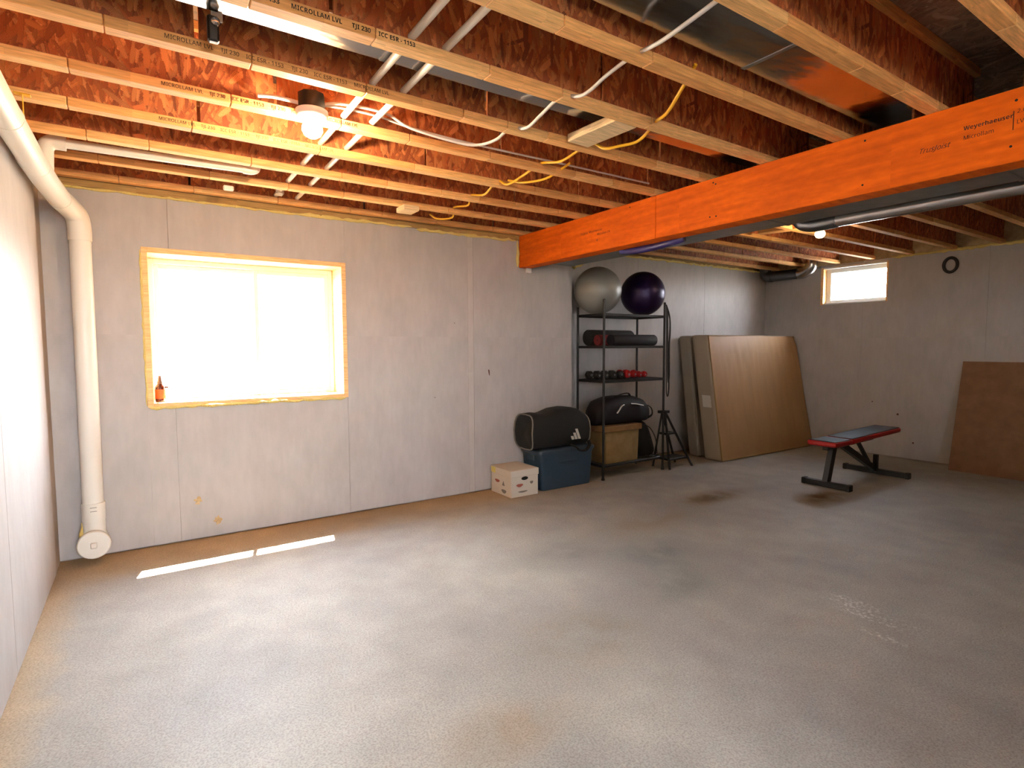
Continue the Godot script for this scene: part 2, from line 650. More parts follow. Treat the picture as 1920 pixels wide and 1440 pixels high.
	for i in zs.size() - 1:
		s = begin()
		span(s, Vector3(LEFT - 0.025, 0.012, zs[i + 1] + 0.002), Vector3(LEFT, 2.335, zs[i] - 0.002), 0.0015)
		put(wall, "insulation_board", s, mt.board)
	s = begin()
	span(s, Vector3(LEFT - 0.025, 0.0, -4.385), Vector3(LEFT - 0.008, 2.335, -4.153), 0.001)
	put(wall, "corner_strip", s, mt.strip_board)
	s = begin()
	span(s, Vector3(LEFT - 0.03, 2.337, -4.4), Vector3(LEFT + 0.01, 2.379, 3), 0.002)
	put(wall, "sill_plate", s, mt.sill_plate)
	s = begin()
	span(s, Vector3(LEFT - 0.03, 2.38, -4.4), Vector3(LEFT - 0.012, JT, 3), 0.002)
	put(wall, "rim_insulation", s, mt.rim)

	# right wall with the small high window
	s = begin()
	span(s, Vector3(RIGHT + 0.025, 0, -4.95), Vector3(7.60, 2.75, -3.87))
	span(s, Vector3(RIGHT + 0.025, 0, -3.08), Vector3(7.60, 2.75, 3))
	span(s, Vector3(RIGHT + 0.025, 0, -3.87), Vector3(7.60, 1.865, -3.08))
	span(s, Vector3(RIGHT + 0.025, 2.345, -3.87), Vector3(7.60, 2.75, -3.08))
	wall = struct("wall_right", s, mt.concrete_wall, "shaded grey insulated wall with the small high window, behind the bench")
	zs = [3.0, 1.53, 0.31, -0.91, -2.13, -3.35, -4.65]
	for i in zs.size() - 1:
		s = begin()
		var za: float = zs[i + 1] + 0.0008
		var zb: float = zs[i] - 0.0008
		if za < -3.08 and zb > -3.87:
			var u := maxf(za, -3.87)
			var v := minf(zb, -3.08)
			span(s, Vector3(RIGHT, 0.012, za), Vector3(RIGHT + 0.025, 1.865, zb), 0.0)
			if v < zb:
				span(s, Vector3(RIGHT, 1.865, v), Vector3(RIGHT + 0.025, 2.375, zb), 0.0)
			if u > za:
				span(s, Vector3(RIGHT, 1.865, za), Vector3(RIGHT + 0.025, 2.345, u), 0.0)
			span(s, Vector3(RIGHT, 2.345, u), Vector3(RIGHT + 0.025, 2.375, v), 0.0)
		else:
			span(s, Vector3(RIGHT, 0.012, za), Vector3(RIGHT + 0.025, 2.375, zb), 0.001)
		put(wall, "insulation_board", s, mt.board)
	s = begin()
	span(s, Vector3(RIGHT + 0.002, 2.377, -4.65), Vector3(RIGHT + 0.03, 2.75, 3), 0.0)
	put(wall, "rim_insulation", s, mt.rim)
	foam_bead(wall, Vector3(RIGHT - 0.006, 2.378, -3.05), Vector3(RIGHT - 0.006, 2.378, -0.4), 0.016, 9)
	foam_bead(wall, Vector3(RIGHT - 0.006, 2.378, -4.6), Vector3(RIGHT - 0.006, 2.378, -3.9), 0.014, 10)
	# wall behind the camera
	s = begin()
	span(s, Vector3(-0.9, 0, 2.8), Vector3(-0.3, 2.75, 3.05))
	span(s, Vector3(1.25, 0, 2.8), Vector3(7.75, 2.75, 3.05))
	span(s, Vector3(-0.3, 0, 2.8), Vector3(1.25, 1.05, 3.05))
	span(s, Vector3(-0.3, 2.25, 2.8), Vector3(1.25, 2.75, 3.05))
	struct("wall_front", s, mt.board, "grey insulated wall closing the room behind the viewer")
	# unseen wall added beside the viewer, keeps rear window light off the right floor
	s = begin()
	span(s, Vector3(1.42, 0, 0.35), Vector3(1.54, 1.6, 2.8))
	struct("wall_light_blocker", s, mt.board, "added grey light blocking wall, right of the viewer")
	# subfloor overhead
	s = begin()
	span(s, Vector3(-0.9, JT, -4.95), Vector3(7.75, 2.80, 3.05))
	struct("ceiling", s, mt.subfloor, "underside of the strand board subfloor above the joists")
	# ground outside the windows
	s = begin()
	span(s, Vector3(-14, 0.2, -30), Vector3(7.8, 0.80, -4.96))
	struct("ground_back", s, mt.exterior, "pale sunlit ground outside the large window")
	s = begin()
	span(s, Vector3(-14, 0.2, 3.06), Vector3(7.8, 0.80, 30))
	struct("ground_front", s, mt.exterior, "pale ground outside the added window behind the viewer")
	s = begin()
	span(s, Vector3(7.61, 0.2, -30), Vector3(30, 1.70, 8))
	struct("ground_side", s, mt.exterior, "pale sunlit ground outside the small window")


func foam_bead(parent: Node, a: Vector3, b: Vector3, r: float, sd: int) -> void:
	var g := RandomNumberGenerator.new()
	g.seed = sd
	var n := maxi(6, int(a.distance_to(b) / 0.04))
	var s := begin()
	var rings := []
	var t := (b - a).normalized()
	var x := t.cross(Vector3(0.3, 0.5, 0.8)).normalized()
	var y := t.cross(x)
	for i in n + 1:
		var c := a.lerp(b, float(i) / n) + (x * g.randfn() + y * g.randfn()) * r * 0.25
		var rad := r * g.randf_range(0.55, 1.25) * (0.3 if i == 0 or i == n else 1.0)
		var ring := []
		for k in 8:
			ring.append(c + (x * cos(TAU * k / 8) + y * sin(TAU * k / 8)) * rad)
		rings.append(ring)
	loft(s, rings)
	put(parent, "foam_bead", s, mt.foam)


func build_windows() -> void:
	# the big slider in the far wall
	var s := begin()
	var x0 := 0.008
	var x1 := 1.343
	var y0 := 0.945
	var y1 := 2.0
	var w := Node3D.new()
	w.name = "window_1"
	add_child(w)
	w.set_meta("kind", "structure")
	w.set_meta("label", "large bright sliding window in a raw wood frame")
	w.set_meta("category", "window")
	var zi := BACK + 0.006
	for e in [["jamb", Vector3(x0, y0, -4.72), Vector3(x0 + 0.035, y1, zi)], ["jamb", Vector3(x1 - 0.035, y0, -4.72), Vector3(x1, y1, zi)], ["head", Vector3(x0 + 0.035, y1 - 0.035, -4.72), Vector3(x1 - 0.035, y1, zi)], ["sill", Vector3(x0 + 0.035, y0, -4.72), Vector3(x1 - 0.035, y0 + 0.03, zi + 0.004)]]:
		s = begin()
		span(s, e[1], e[2], 0.002)
		put(w, e[0], s, mt.buck)
	foam_bead(w, Vector3(x0 + 0.01, y0 - 0.004, BACK + 0.006), Vector3(x1 - 0.02, y0 - 0.002, BACK + 0.006), 0.013, 21)
	foam_bead(w, Vector3(x0 - 0.004, y0 + 0.01, BACK + 0.004), Vector3(x0 - 0.004, y1 - 0.02, BACK + 0.004), 0.007, 22)
	# vinyl frame, two sashes
	var zf := -4.665
	var ax := x0 + 0.035
	var bx1 := x1 - 0.035
	var ay := y0 + 0.03
	var by := y1 - 0.035
	s = begin()
	frame_of(s, ax, bx1, ay, by, zf, 0.035, 0.06)
	put(w, "frame", s, mt.vinyl)
	var mid := 0.735
	for e in [[ax + 0.035, mid + 0.018, zf - 0.012], [mid - 0.018, bx1 - 0.035, zf + 0.014]]:
		s = begin()
		frame_of(s, e[0], e[1], ay + 0.035, by - 0.035, e[2], 0.032, 0.024)
		var sash := put(w, "sash", s, mt.vinyl)
		s = begin()
		span(s, Vector3(e[0] + 0.03, ay + 0.065, e[2] - 0.002), Vector3(e[1] - 0.03, by - 0.065, e[2] + 0.002))
		put(sash, "pane", s, mt.glass)

	# the small window high in the right wall
	w = Node3D.new()
	w.name = "window_2"
	add_child(w)
	w.set_meta("kind", "structure")
	w.set_meta("label", "small bright window high in the shaded right wall")
	w.set_meta("category", "window")
	for e in [["jamb", Vector3(RIGHT - 0.006, 1.865, -3.87), Vector3(7.61, 2.345, -3.835)], ["jamb", Vector3(RIGHT - 0.002, 1.865, -3.10), Vector3(7.61, 2.345, -3.08)], ["white_head", Vector3(RIGHT - 0.004, 2.325, -3.835), Vector3(7.61, 2.345, -3.10)], ["white_sill", Vector3(RIGHT - 0.004, 1.865, -3.835), Vector3(7.61, 1.885, -3.10)]]:
		s = begin()
		span(s, e[1], e[2], 0.002)
		put(w, e[0], s, mt.vinyl if e[0].begins_with("white") else mt.buck)
	s = begin()
	for e in [[Vector3(7.50, 1.885, -3.835), Vector3(7.56, 2.325, -3.775)], [Vector3(7.50, 1.885, -3.13), Vector3(7.56, 2.325, -3.10)], [Vector3(7.50, 2.275, -3.775), Vector3(7.56, 2.325, -3.13)], [Vector3(7.50, 1.885, -3.775), Vector3(7.56, 1.925, -3.13)]]:
		span(s, e[0], e[1], 0.004)
	put(w, "frame", s, mt.vinyl)
	s = begin()
	span(s, Vector3(7.525, 1.92, -3.78), Vector3(7.53, 2.28, -3.125))
	put(w, "pane", s, mt.glass)


	# unseen window added behind the viewer to fill the room with light
	w = Node3D.new()
	w.name = "window_3"
	add_child(w)
	w.set_meta("kind", "structure")
	w.set_meta("label", "added fill light window in the wall behind the viewer")
	w.set_meta("category", "window")
	s = begin()
	frame_of(s, -0.3, 1.25, 1.05, 2.25, 2.98, 0.05, 0.06)
	span(s, Vector3(0.46, 1.1, 2.96), Vector3(0.50, 2.2, 3.0), 0.003)
	put(w, "frame", s, mt.vinyl)
	s = begin()
	span(s, Vector3(-0.25, 1.1, 2.978), Vector3(1.2, 2.2, 2.982))
	put(w, "pane", s, mt.glass)


func frame_of(s: SurfaceTool, xa: float, xb: float, ya: float, yb: float, z: float, wd: float, dp: float) -> void:
	span(s, Vector3(xa, ya, z - dp / 2), Vector3(xa + wd, yb, z + dp / 2), 0.003)
	span(s, Vector3(xb - wd, ya, z - dp / 2), Vector3(xb, yb, z + dp / 2), 0.003)
	span(s, Vector3(xa + wd, ya, z - dp / 2), Vector3(xb - wd, ya + wd, z + dp / 2), 0.003)
	span(s, Vector3(xa + wd, yb - wd, z - dp / 2), Vector3(xb - wd, yb, z + dp / 2), 0.003)


# ============================================================ joists

func make_joist(at_z: float, x0: float, x1: float, gaps: Array, label: String, group: String, stamp: String, hole := -1.0, cut := Vector2.ZERO) -> void:
	# at_z: far edge of the flanges; the joist is 0.058 wide
	var zc := at_z + 0.029
	var j := thing("floor_joist", label, "joist", Vector3(x0, JB, zc), 0.0, group)
	var lum := [mt.lumber_a, mt.lumber_b, mt.lumber_c]
	var x := 0.0
	var len := x1 - x0
	while x < len - 0.001:
		var l := rng.randf_range(0.24, 0.62)
		if len - x - l < 0.15:
			l = len - x
		var s := begin()
		box(s, Vector3(x + l * 0.5, 0.019, 0), Vector3(l - 0.0022, 0.038 + rng.randf_range(-0.0008, 0.0008), 0.058), 0.003)
		put(j, "bottom_flange", s, lum[rng.randi() % 3])
		x += l
	var t := begin()
	box(t, Vector3(len * 0.5, 0.302 - 0.019, 0), Vector3(len, 0.037, 0.058), 0.002)
	put(j, "top_flange", t, mt.lumber_b)
	var marks := [0.0]
	for g in gaps:
		if g - x0 > 0.05 and g - x0 < len - 0.05:
			marks.append(g - x0)
	marks.append(len)
	for i in marks.size() - 1:
		var a: float = marks[i] + (0.007 if i > 0 else 0.0)
		var b: float = marks[i + 1] - (0.007 if i < marks.size() - 2 else 0.0)
		if hole > 0.0 and absf(marks[i] + x0 - hole) < 0.02:
			a += 0.06
		var s := begin()
		box(s, Vector3((a + b) * 0.5, 0.151, 0), Vector3(b - a, 0.24, 0.0105), 0.001)
		put(j, "web", s, mt.osb)
	var k_bold := stamp.begins_with("TJI")
	if stamp:
		put(j, "printed_lettering", letters(stamp, 0.0145, 0.0006, k_bold), mt.ink, Transform3D(Basis.IDENTITY, Vector3(maxf(0.15, -x0 + 0.1), 0.0195, 0.0295)))


func build_joists() -> void:
	var words := ["nearest the window wall, low against its grey plate", "second from the window wall, above the small wood block", "third from the window wall, over the thin white pipe", "fourth from the window wall, just behind the bulb", "fifth from the window wall, carrying the glowing bulb", "sixth from the window wall, beyond the bright metal duct",
		"seventh from the window wall, with bold black stamps", "eighth from the window wall, between the two shiny ducts", "ninth from the window wall, nearer than the oval duct", "tenth from the window wall, at the top right corner", "eleventh from the window wall, above the viewer", "twelfth from the window wall, behind the viewer", "thirteenth from the window wall, behind the viewer"]
	for k in 13:
		var z := -4.372 + 0.4065 * k
		var off: float = [0.30, 1.45, 1.18, 0.265, 0.536, 0.20, 0.556, 0.86, 0.70, 0.5, 0.4, 0.6, 0.2][k]
		var gaps := []
		for n in 5:
			gaps.append(off + (n - 1) * 1.19)
		var stamp := ""
		if k == 6:
			stamp = "TJI 230       ICC ESR    ESR - 1153      MICROLLAM LVL      TJI 230     ICC ESR - 1153"
		elif k in [3, 4, 5]:
			stamp = "MICROLLAM LVL    TJI 230    ICC ESR - 1153     TJI 230    ICC ESR - 1153     MICROLLAM LVL"
		make_joist(z, LEFT - 0.01, 3.45, gaps, "I-joist left of the orange beam, " + words[k], "joists left of the beam", stamp, 0.0 if k == 2 else -1.0)
	var words2 := ["nearest the window wall, over the exercise balls", "second from the window wall, above the vent pipe", "third from the window wall, left of the small window", "fourth from the window wall, ending over the small window", "fifth from the window wall, beside the lit bulb", "sixth from the window wall, crossing behind the round duct", "seventh from the window wall, dim at right", "eighth from the window wall, mostly behind the duct", "ninth from the window wall, beyond the frame", "tenth from the window wall, beyond the frame", "eleventh from the window wall, beyond the frame", "twelfth from the window wall, beyond the frame"]
	for k in 12:
		var z := -4.50 + 0.4065 * k
		make_joist(z, 3.13, RIGHT - 0.002, [3.6, 4.8, 6.0, 7.2] if k % 2 else [4.1, 5.3, 6.5], "I-joist right of the orange beam, " + words2[k], "joists right of the beam", "")


func build_beam() -> void:
	var b := thing("support_beam", "long orange stained laminated beam carrying the joists across the room", "beam", Vector3(2.993, 2.085, BACK))
	# three visible lengths of facing, one joint at 2.706 from the camera
	var zs := [-0.06, 4.385 - 2.706, 7.18]
	for i in 2:
		var s := begin()
		box(s, Vector3(0.066, 0.147, (zs[i] + zs[i + 1]) * 0.5), Vector3(0.132, 0.294, zs[i + 1] - zs[i] - 0.002), 0.003)
		put(b, "timber", s, mt.beam)
	for p in [[2.222, 2.34], [2.26, 2.146], [2.215, 2.143], [1.368, 2.342], [1.372, 2.13], [2.24, 2.352], [0.80, 2.33], [0.81, 2.15], [3.3, 2.17], [2.95, 2.35]]:
		var s := begin()
		lathe(s, [Vector2(0.0052, 0.0), Vector2(0.005, 0.0015), Vector2(0.0, 0.002)], 10, Transform3D(Basis(Vector3.BACK, PI / 2), Vector3(0.0, p[1] - 2.085, -p[0] - BACK)))
		put(b, "nail", s, mt.nail)
	var turn := Basis(Vector3.UP, -PI / 2)
	var at := func(d: float, y: float) -> Vector3: return Vector3(-0.0003, y - 2.085, -d - BACK)
	var script_turn := turn * Basis(Vector3(1, 0, 0), Vector3(0.35, 1, 0), Vector3(0, 0, 1))
	put(b, "printed_lettering", letters("TrusJoist", 0.022), mt.ink_beam, Transform3D(script_turn, at.call(1.135, 2.221)))
	put(b, "printed_lettering", letters("Weyerhaeuser", 0.017, 0.0006, true), mt.ink_beam, Transform3D(turn, at.call(0.972, 2.272)))
	put(b, "printed_lettering", letters("Microllam", 0.017), mt.ink_beam, Transform3D(turn, at.call(0.972, 2.232)))
	put(b, "printed_lettering", letters("2.0E", 0.016), mt.ink_beam, Transform3D(turn, at.call(0.796, 2.285)))
	put(b, "printed_lettering", letters("LVL", 0.016), mt.ink_beam, Transform3D(turn, at.call(0.796, 2.243)))
	put(b, "printed_lettering", letters("TrusJoist  Weyerhaeuser", 0.017), mt.ink_beam, Transform3D(turn, at.call(3.50, 2.246)))
	put(b, "printed_lettering", letters("Microllam LVL", 0.017), mt.ink_beam, Transform3D(turn, at.call(3.30, 2.215)))
	var line := begin()
	box(line, Vector3(-0.0004, 2.252 - 2.085, -0.806 - BACK), Vector3(0.0008, 0.075, 0.003), 0.0)
	put(b, "printed_lettering", line, mt.ink_beam)
	var shim := bx(Vector3(3.09, 2.062, BACK + 0.02), Vector3(0.05, 0.045, 0.03), 0.002)
	tag(put(self, "shim_block", shim, mt.vinyl), "small white shim block under the far end of the orange beam", "block")


# ============================================================ ducts

func build_ducts() -> void:
	# rectangular trunk behind the beam
	var d := thing("trunk_duct", "long flat grey metal trunk duct tucked behind the orange beam", "duct", Vector3(3.325, 2.12, 0))
	var zs := [-4.2, -3.1, -2.05, -0.9, 0.3, 1.5, 2.7]
	for i in zs.size() - 1:
		var s := begin()
		box(s, Vector3(0, 0.125, (zs[i] + zs[i + 1]) * 0.5), Vector3(0.385, 0.25, zs[i + 1] - zs[i] - 0.004), 0.004)
		put(d, "duct_section", s, mt.galv)
		s = begin()
		box(s, Vector3(0, 0.125, zs[i]), Vector3(0.394, 0.258, 0.028), 0.003)
		put(d, "drive_cleat", s, mt.galv)
	# round branch pipe beside it
	var r := thing("round_duct", "shiny round metal pipe running beside the flat trunk duct at right", "duct", Vector3(3.665, 2.125, 0))
	var s := begin()
	tube(s, [Vector3(0, 0, -1.86), Vector3(0, 0, -0.5), Vector3(0, 0, 2.7)], 0.041, 24)
	put(r, "pipe", s, mt.galv_bright)
	s = begin()
	tube(s, smooth_path([Vector3(0, 0, -1.84), Vector3(0.0, 0.0, -1.98), Vector3(0.0, 0.04, -2.06), Vector3(0.0, 0.16, -2.09), Vector3(0, 0.24, -2.09)], 5), 0.046, 20)
	put(r, "elbow", s, mt.galv_dark)
	s = begin()
	tube(s, [Vector3(0, 0, -1.87), Vector3(0, 0, -1.82)], 0.045, 24)
	put(r, "collar", s, mt.galv_dark)
	# purple wrapped bundle at the far end of the trunk
	s = begin()
	tube(s, smooth_path([Vector3(3.16, 2.085, -3.2), Vector3(3.15, 2.065, -3.0), Vector3(3.14, 2.07, -2.75), Vector3(3.17, 2.09, -2.6)], 6), 0.026, 14)
	plain("purple_wrap", Color(0.13, 0.10, 0.33), 0.4)
	tag(put(self, "wrapped_sleeve", s, mt.purple_wrap), "dark purple wrapped sleeve under the far end of the trunk duct", "sleeve")
	# sheet metal ducts filling two joist bays, their shiny undersides in view
	for e in [["shiny sheet metal duct filling the joist bay at top left, behind the boldly stamped joist", -2.039, 2.454, 0.216], ["shiny sheet metal duct filling the joist bay at the top, right of the white cables", -1.258, 2.454, 0.312]]:
		d = thing("joist_duct", e[0], "duct", Vector3(0, e[2], e[1]))
		var xs := [LEFT + 0.02, 0.82, 2.06, 3.4]
		for i in 3:
			s = begin()
			box(s, Vector3((xs[i] + xs[i + 1]) * 0.5, 0.07, 0), Vector3(xs[i + 1] - xs[i] - 0.002, 0.14, e[3]), 0.006)
			put(d, "duct_section", s, mt.sheet_metal)
		for i in [1, 2]:
			s = begin()
			box(s, Vector3(xs[i], 0.068, 0), Vector3(0.024, 0.140, e[3]), 0.002)
			put(d, "drive_cleat", s, mt.galv)
	# vent pipe in the far right corner
	d = thing("vent_pipe", "dark metal vent pipe with a shiny elbow in the far right corner under the joists", "pipe", Vector3(7.27, 2.29, -4.25))
	s = begin()
	tube(s, [Vector3(0, 0, -0.22), Vector3(0, 0, 0.05), Vector3(0, 0, 0.18)], 0.068, 22)
	put(d, "pipe", s, mt.galv_dark)
	s = begin()
	tube(s, smooth_path([Vector3(0, 0, 0.17), Vector3(0, 0.004, 0.24), Vector3(0, 0.05, 0.315), Vector3(0, 0.12, 0.335), Vector3(0, 0.30, 0.335)], 6), 0.074, 22)
	put(d, "elbow", s, mt.galv_bright)
	s = begin()
	tube(s, smooth_path([Vector3(0, 0, -0.20), Vector3(0, 0.004, -0.25), Vector3(0, 0.05, -0.30), Vector3(0, 0.16, -0.31)], 5), 0.074, 22)
	put(d, "elbow", s, mt.galv_dark)


# ============================================================ pipes and cables

func build_pipes_and_cables() -> void:
	# large white drain: along the left wall, down in the corner, clean-out at the foot
	var d := thing("drain_pipe", "large white plastic drain pipe sloping along the left wall and dropping into the corner", "pipe", Vector3(-0.295, 0, -4.29))
	var o := Vector3(0.295, 0, 4.29)
	var s := begin()
	tube(s, [Vector3(-0.425, 2.30, 2.7) + o, Vector3(-0.424, 2.285, -1.5) + o, Vector3(-0.418, 2.262, -2.9) + o, Vector3(-0.405, 2.235, -3.62) + o], 0.055, 24)
	put(d, "sloping_pipe", s, mt.pvc)
	s = begin()
	tube(s, smooth_path([Vector3(-0.41, 2.243, -3.5) + o, Vector3(-0.395, 2.225, -3.85) + o, Vector3(-0.366, 2.195, -4.12) + o], 4), 0.058, 24)
	put(d, "coupling", s, mt.pvc)
	s = begin()
	tube(s, smooth_path([Vector3(-0.366, 2.195, -4.12) + o, Vector3(-0.335, 2.172, -4.22) + o, Vector3(-0.305, 2.135, -4.275) + o, Vector3(-0.295, 2.07, -4.29) + o, Vector3(-0.295, 1.99, -4.29) + o], 6), 0.060, 24)
	put(d, "elbow", s, mt.pvc)
	s = begin()
	tube(s, [Vector3(0, 2.02, 0), Vector3(-0.003, 1.2, 0), Vector3(-0.008, 0.34, 0)], 0.055, 24)
	put(d, "riser", s, mt.pvc)
	s = begin()
	tube(s, [Vector3(-0.008, 0.38, 0), Vector3(-0.008, 0.27, 0)], 0.062, 24)
	put(d, "hub", s, mt.pvc)
	s = begin()
	tube(s, [Vector3(-0.008, 0.29, 0), Vector3(-0.008, 0.075, 0)], 0.060, 24)
	tube(s, [Vector3(-0.008, 0.135, -0.091), Vector3(-0.008, 0.135, 0.02)], 0.064, 24)
	put(d, "tee_body", s, mt.pvc)
	var cap_dir := Basis(Vector3.RIGHT, PI / 2)
	s = begin()
	lathe(s, [Vector2(0.062, -0.06), Vector2(0.062, 0.03), Vector2(0.082, 0.034), Vector2(0.086, 0.04), Vector2(0.086, 0.066), Vector2(0.08, 0.072), Vector2(0.0, 0.072)], 32, Transform3D(cap_dir, Vector3(-0.008, 0.135, 0.03)))
	var cap := put(d, "cleanout_cap", s, mt.pvc)
	s = begin()
	box(s, Vector3(-0.008, 0.135, 0.108), Vector3(0.034, 0.034, 0.016), 0.004)
	put(cap, "square_boss", s, mt.pvc)
	s = begin()
	for e in [[-3.62, 2.237, -0.405], [-3.0, 2.26, -0.417], [-2.2, 2.273, -0.421]]:
		s = begin()
		tube(s, [Vector3(e[2], e[1], e[0]) + o, Vector3(e[2], e[1] - 0.0003, e[0] + 0.02) + o], 0.0575, 24)
		put(d, "joint_ring", s, mt.pvc)
	for e in [0.358, 0.335]:
		put(d, "printed_mark", bx(Vector3(-0.004, e, 0.0621), Vector3(0.034, 0.004, 0.0012), 0.0), mt.pvc_line)
	foam_bead(d, Vector3(-0.07, 0.16, 0.02), Vector3(-0.065, 0.26, 0.01), 0.012, 31)
	# strap that hangs it from a joist
	s = begin()
	bar(s, Vector3(-0.372, 2.38, -3.06), Vector3(-0.372, 2.26, -3.06), 0.02, 0.002, Vector3.RIGHT, 0.0)
	bar(s, Vector3(-0.40, 2.381, -3.06), Vector3(-0.345, 2.379, -3.06), 0.03, 0.004)
	tag(put(self, "pipe_strap", s, mt.cable_yellow), "yellowed plastic strap hanging from a joist beside the sloping drain pipe", "strap")
	# small branch pipe in the joist bay
	d = thing("branch_pipe", "thin white plastic pipe along a joist bay joining the drain at left", "pipe", Vector3(-0.36, 2.15, -3.70))
	s = begin()
	tube(s, [Vector3(0.03, 0.238, 0.0), Vector3(0.5, 0.240, 0.02), Vector3(0.92, 0.242, 0.045)], 0.023, 16)
	put(d, "pipe", s, mt.pvc)
	s = begin()
	tube(s, smooth_path([Vector3(0.07, 0.238, 0), Vector3(0.015, 0.236, 0), Vector3(-0.012, 0.21, 0), Vector3(-0.018, 0.16, -0.01), Vector3(-0.024, 0.07, -0.03)], 6), 0.036, 18)
	put(d, "elbow", s, mt.pvc)
	s = begin()
	tube(s, smooth_path([Vector3(0.89, 0.242, 0.043), Vector3(0.94, 0.243, 0.045), Vector3(0.96, 0.27, 0.045), Vector3(0.96, 0.40, 0.045)], 5), 0.028, 16)
	put(d, "elbow", s, mt.pvc)
	tag(put(self, "pipe_clip", bx(Vector3(0.49, 2.352, -3.99), Vector3(0.06, 0.03, 0.03), 0.006), mt.pvc), "small white pipe clip under a joist near the thin pipe's end", "clip")
	# the pair of water lines through the joists
	for e in [[0.836, 0.838, 2.436, "left", 0.0145], [0.970, 0.984, 2.436, "right", 0.0145]]:
		s = begin()
		tube(s, [Vector3(e[1] - 0.02, e[2], 2.7), Vector3(e[0], e[2], -1.6), Vector3(e[1], e[2], -4.42)], e[4], 12)
		var w := put(self, "water_line", s, mt.pex)
		tag(w, "white plastic water line through the joists, the %s of a pair" % e[3], "pipe")
	s = begin()
	box(s, Vector3(0.838, 2.43, -4.19), Vector3(0.05, 0.06, 0.05), 0.012)
	box(s, Vector3(0.82, 2.452, -4.16), Vector3(0.03, 0.04, 0.04), 0.01)
	tag(put(self, "pipe_fitting", s, mt.pvc), "white fitting on the water line close to the window wall", "fitting")
	# cables
	cable("white_cable", "white electric cable drooping across the bays and turning toward the bulb", mt.cable_white, 0.0075, [Vector3(1.515, 2.41, -1.06), Vector3(1.49, 2.37, -1.23), Vector3(1.51, 2.375, -1.36), Vector3(1.55, 2.41, -1.52), Vector3(1.555, 2.40, -1.66), Vector3(1.553, 2.375, -1.8), Vector3(1.553, 2.42, -1.95), Vector3(1.56, 2.40, -2.1), Vector3(1.562, 2.38, -2.22), Vector3(1.557, 2.42, -2.36), Vector3(1.535, 2.39, -2.45), Vector3(1.48, 2.378, -2.535), Vector3(1.38, 2.385, -2.58), Vector3(1.14, 2.42, -2.62), Vector3(1.02, 2.468, -2.635), Vector3(0.82, 2.468, -2.645), Vector3(0.72, 2.445, -2.65)])
	cable("white_cable", "thin pale cable stapled along the joist side from the bulb toward the beam", mt.cable_white, 0.006, [Vector3(0.72, 2.45, -2.672), Vector3(0.84, 2.462, -2.674), Vector3(1.0, 2.462, -2.676), Vector3(1.2, 2.444, -2.68), Vector3(1.6, 2.437, -2.684), Vector3(2.2, 2.44, -2.684), Vector3(2.9, 2.44, -2.684)])
	cable("white_cable", "pair of short white cable tails left of the bulb's dark box", mt.cable_white, 0.009, [Vector3(0.46, 2.438, -2.69), Vector3(0.52, 2.440, -2.67), Vector3(0.58, 2.432, -2.65), Vector3(0.64, 2.425, -2.64)])
	cable("yellow_cable", "yellow electric cable looping below the joists left of the beam", mt.cable_yellow, 0.0075, [Vector3(1.83, 2.43, -1.46), Vector3(1.87, 2.385, -1.56), Vector3(1.97, 2.37, -1.72), Vector3(2.06, 2.40, -1.86), Vector3(2.11, 2.40, -1.95), Vector3(2.12, 2.372, -2.04), Vector3(2.08, 2.365, -2.12), Vector3(2.04, 2.368, -2.2), Vector3(2.03, 2.42, -2.3), Vector3(2.0, 2.38, -2.5), Vector3(2.0, 2.42, -2.7), Vector3(2.0, 2.40, -2.86), Vector3(1.975, 2.372, -3.02), Vector3(1.965, 2.42, -3.13), Vector3(1.97, 2.372, -3.3), Vector3(1.99, 2.42, -3.53), Vector3(2.02, 2.375, -3.62), Vector3(2.05, 2.42, -3.9), Vector3(2.09, 2.37, -4.0), Vector3(2.0, 2.362, -4.08), Vector3(1.95, 2.40, -4.12)])
	cable("yellow_cable", "second yellow cable beside the first, near the fourth joist bay", mt.cable_yellow, 0.0075, [Vector3(2.16, 2.43, -2.62), Vector3(2.14, 2.40, -2.72), Vector3(2.10, 2.370, -2.80), Vector3(2.04, 2.375, -2.94), Vector3(2.02, 2.42, -3.08)])
	# blocking and scraps of wood
	s = begin()
	box(s, Vector3(1.925, 2.401, -2.10), Vector3(0.145, 0.038, 0.33), 0.003, Basis(Vector3.UP, 0.06))
	tag(put(self, "wood_block", s, mt.lumber_pale), "short pale board bridging two joists beside the yellow cable", "block")
	s = begin()
	box(s, Vector3(1.68, 2.362, -3.93), Vector3(0.12, 0.036, 0.15), 0.003)
	tag(put(self, "wood_block", s, mt.lumber_pale), "small wood block fixed under a joist close to the window wall", "block")
	s = begin()
	box(s, Vector3(4.9, 2.40, -2.95), Vector3(0.10, 0.038, 0.34), 0.003, Basis(Vector3.UP, 0.3))
	tag(put(self, "wood_block", s, mt.lumber_a), "slanting wood block between joists beyond the lit bulb right of the beam", "block")
	# hanger on the metal duct at top left
	var h := thing("duct_hanger", "dark clamp with a shiny bolt hanging from the bright duct at top left", "clamp", Vector3(0.25, 2.44, -2.165))
	put(h, "strap", bx(Vector3(0.0, 0.03, 0.0), Vector3(0.035, 0.07, 0.006), 0.002), mt.vinyl)
	put(h, "clamp_body", bx(Vector3(-0.012, -0.03, -0.008), Vector3(0.035, 0.085, 0.03), 0.006), mt.black_plastic)
	s = begin()
	lathe(s, [Vector2(0.014, 0.0), Vector2(0.014, 0.012), Vector2(0.008, 0.018), Vector2(0.0, 0.02)], 12, Transform3D(Basis(Vector3.RIGHT, PI / 2), Vector3(-0.006, -0.012, 0.006)))
	put(h, "bolt", s, mt.galv_bright)


